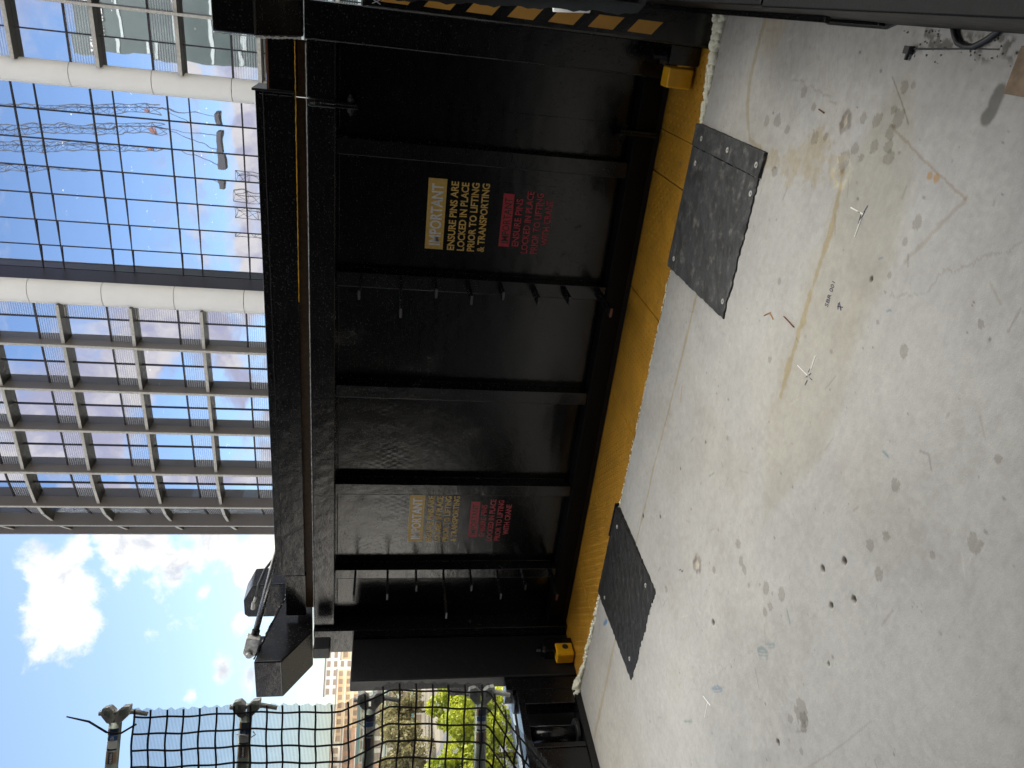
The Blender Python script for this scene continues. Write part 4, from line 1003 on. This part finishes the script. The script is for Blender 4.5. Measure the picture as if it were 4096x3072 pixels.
o = tie.build('cable_tie', 'strap', smooth_=True); tag(o, 'black cable tie with its tail sticking up round the topmost scaffold tube', 'cable tie')
o = MB().tube([Vector(p) for p in [(-2.60, 2.02, 2.16), (-2.605, 2.02, 2.13), (-2.612, 2.01, 2.11), (-2.605, 2.02, 2.09), (-2.60, 2.03, 2.10)]], .0022, 6).build('tie_wire', 'edge', smooth_=True); tag(o, 'thin pale tie wire looped round the second scaffold tube', 'wire')
o = MB().tube([Vector(p) for p in [(-2.535, 2.0, 1.70), (-2.55, 1.985, 1.67), (-2.54, 1.99, 1.64), (-2.52, 2.0, 1.625)]], .0022, 6).build('tie_wire', 'edge', smooth_=True); tag(o, 'thin pale tie wire round the third scaffold tube', 'wire')

# net and clamp at the right edge
nr = thing('debris_net', 'dark netting edge hanging over the striped right post with a steel clamp', 'safety net', (.1, 3.6, .5))
vs = []
for i in range(16):
    for j in range(60):
        z = 2.3 - 1.74 * j / 59; xe = np.interp(z, [.56, .583, .88, 1.321, 1.652, 2.3], [.06, .018, .005, -.021, -.040, -.07]) + .005 * math.sin(z * 34) + .003 * math.sin(z * 90)
        vs.append((xe + .022 * i, 3.6 + .02 * math.sin(i * .9 + z * 3) , z))
MB().add(vs, [(i * 60 + j, (i + 1) * 60 + j, (i + 1) * 60 + j + 1, i * 60 + j + 1) for i in range(15) for j in range(59)]).build('fine_mesh', pbr('dense_dark_net', (.028, .031, .034), .8, bump=.8, bscale=240), nr, smooth_=True)
MB().box(.06, .062, 3.54, 3.60, .6, 2.3).build('net_strap', 'strap', nr)
cl = MB().tube([(.02, 3.66, .965), (.02, 3.66, .80)], [.033, .020], 16).build('clamp', 'white_b', nr, smooth_=True)

# ================================================================== LOOSE THINGS ON THE FLOOR
o = MB().tube([(.100, 2.285, .012), (.060, 2.25, .011), (.042, 2.227, .010), (.034, 2.19, .010), (.036, 2.155, .010), (.055, 2.115, .010), (.085, 2.07, .012), (.12, 2.03, .02)], .0085, 10).build('rubber_hose', 'hose', smooth_=True)
tag(o, 'curved length of black hose on the floor beside the right frame', 'hose')
h_ = thing('thin_rod', 'thin dark rod with a bent black cap lying on the concrete by the hose', 'rod', (.02, 2.3, 0))
MB().tube([(.013, 2.43, .006), (.028, 2.2, .004), (.036, 2.06, .003)], [.003, .0026, .0016], 6).build('rod', 'hose', h_)
MB().box(-.004, .020, 2.432, 2.462, .0, .022).tube([(.004, 2.448, .010), (-.022, 2.448, .010)], .007, 8).build('cap', 'hose', h_, .002)
o = MB().box(-.070, .05, 1.70, 1.965, 0, .018, Matrix.Translation((0, 0, 0)) @ Matrix.Rotation(0, 4, 'Z')).build('timber_block', 'timber', bevel=.003); tag(o, 'brown timber offcut on the floor at the lower right corner', 'timber')
g = MB(); r2 = random.Random(12)
for i in range(60):
    k = r2.choice([0, 1, 1, 2]); x, y = [(.07 + r2.gauss(0, .018), 2.40 + r2.gauss(0, .05)), (.035 + r2.gauss(0, .02), 2.12 + r2.gauss(0, .11)), (.02 + r2.gauss(0, .02), 2.32 + r2.gauss(0, .07))][k]
    s = r2.uniform(.001, .0032); a = r2.uniform(0, 3)
    g.box(-s, s, -s * .7, s * .7, 0, s, Matrix.Translation((min(x, .07), y, .001)) @ Matrix.Rotation(a, 4, 'Z'))
o = g.build('grit', 'grit'); tag(o, kind='stuff')
for p, q, m, lb in (((-1.039, 2.721), (-1.046, 2.627), 'rust', 'short rusty nail on the concrete right of the centre'), ((-.243, 2.86), (-.236, 2.905), 'rust', 'small dark rusty pin on the floor near the drain patch')):
    o = MB().tube([(p[0], p[1], .004), (q[0], q[1], .004)], .003, 6).build('nail', m); tag(o, lb, 'nail')
o = MB().tube([(-1.10, 2.88, .002), (-1.07, 2.84, .003), (-1.085, 2.80, .002)], .0028, 6).build('bent_wire', pbr('rust_wire', (.36, .2, .09), .7)); tag(o, 'little bent rusty wire on the pale concrete', 'wire')

# ================================================================== CITY seen past the left post
def block(name, label, x, y, w, d, h, rot, wall, fl, bays, roof='roofm', extra=None, z0=-14.5):
    t = thing(name, label, 'building', (x, y, z0))
    Mx = Matrix.Translation((x, y, 0)) @ Matrix.Rotation(rot, 4, 'Z')
    MB().box(-w / 2, w / 2, -d / 2, d / 2, z0, z0 + h, Mx).build('wall', wall, t)
    MB().box(-w / 2 - .3, w / 2 + .3, -d / 2 - .3, d / 2 + .3, z0 + h + .01, z0 + h + .6, Mx).build('roof', roof, t)
    fh = h / fl; bw = w / bays
    for i in range(fl):
        for j in range(bays):
            xx = -w / 2 + bw * (j + .5); zz_ = z0 + fh * (i + .3)
            MB().box(xx - bw * .32, xx + bw * .32, -d / 2 - .08, -d / 2 - .02, zz_, zz_ + fh * .5, Mx).build('window', 'winglass', t)
        if extra:
            MB().box(-w / 2, w / 2, -d / 2 - 1.2, -d / 2 - .1, z0 + fh * (i + 1) - .35, z0 + fh * (i + 1), Mx).build('balcony', extra, t)
    return t
A = lambda az, dist: (math.sin(rad(az)) * dist, math.cos(rad(az)) * dist)
R_ = lambda az: rad(-az)
for nm, lb, az, dist, w, h, wall, fl, bays, ex in [
    ('apartment_building', 'sand coloured apartment block with pale balconies seen past the left post', -50.6, 330, 26, 30, 'sand', 10, 9, 'cream'),
    ('apartment_building', 'white bright tower block rising behind the sand coloured one', -47.9, 420, 30, 40, 'white_b', 12, 7, None),
    ('apartment_building', 'reddish tan block of plain windows behind the net', -53.6, 300, 16, 26, 'brick', 6, 4, 'cream'),
    ('apartment_building', 'low cream building with teal awnings behind the net', -52.0, 260, 20, 20, 'cream', 5, 6, 'teal'),
    ('apartment_building', 'cream block with long balconies furthest left behind the net', -55.6, 310, 26, 30, 'cream', 9, 9, 'sand'),
    ('apartment_building', 'tan block half hidden behind the black arm', -45.5, 360, 26, 30, 'sand', 8, 6, 'cream'),
    ('apartment_building', 'low white hall beside the road behind the net', -57.8, 240, 24, 12, 'white_b', 3, 5, None)]:
    x, y = A(az, dist); block(nm, lb, x, y, w, 16, h, R_(az) * 1.0, wall, fl, bays, extra=ex)
def tree(x, y, zb, h, r_, m, label, seed, n, q):
    rg = random.Random(seed); t = thing('street_tree', label, 'tree', (x, y, zb), 'street trees beyond the net')
    tr = MB().tube([(x, y, zb), (x + .1, y, zb + h * .3), (x - .1, y + .1, zb + h * .6)], [.35, .28, .16], 8)
    for k in range(5):
        a = rg.uniform(0, 6.28); tr.tube([(x, y, zb + h * .35), (x + math.cos(a) * r_ * .55, y + math.sin(a) * r_ * .55, zb + h * rg.uniform(.6, .85))], [.16, .05], 6)
    tr.build('trunk', 'bark', t, smooth_=True)
    cl_ = [(rg.gauss(0, .45) * r_, rg.gauss(0, .45) * r_, zb + h * .62 + rg.gauss(0, .17) * h, rg.uniform(.22, .42) * r_) for _ in range(26)]
    mb = MB()
    for i in range(n):
        cx, cy, cz, cr_ = cl_[rg.randrange(len(cl_))]
        d = Vector((rg.gauss(0, 1), rg.gauss(0, 1), rg.gauss(0, 1))).normalized() * cr_ * rg.uniform(.6, 1.05)
        c = Vector((x + cx, y + cy, cz)) + d * Vector((1, 1, .8)).length / 1.6
        a = Vector((rg.gauss(0, 1), rg.gauss(0, 1), rg.gauss(0, 1))).normalized(); b = a.cross(Vector((rg.gauss(0, 1), rg.gauss(0, 1), 1))).normalized(); s = q * rg.uniform(.6, 1.3)
        mb.add([c + a * s, c + b * s * .6, c - a * s, c - b * s * .6], [(0, 1, 2, 3)])
    mb.build('crown', m, t)
for az, dist, h, r_, m, lb, n, q in [(-54.2, 88, 9.5, 5.0, 'leaf', 'big bright yellow green tree seen from above through the net', 9000, .28),
                                  (-50.6, 96, 8.5, 4.2, 'leaf', 'bright green tree standing next to the black left post', 7000, .28),
                                  (-57.5, 84, 9, 4.5, 'leaf', 'yellow green tree at the far left picture edge', 6000, .28),
                                  (-53.0, 215, 13, 7, 'leaf_dry', 'dull olive tree in front of the reddish tan block', 5000, .5),
                                  (-55.4, 225, 12, 7, 'leaf_dry', 'olive tree left of the reddish tan block', 4500, .5),
                                  (-51.2, 235, 13, 7, 'leaf_dry', 'olive tree in front of the sand coloured block', 4500, .5)]:
    x, y = A(az, dist); tree(x, y, -14.5, h, r_, M[m], lb, int(az * 10) % 97, n, q)
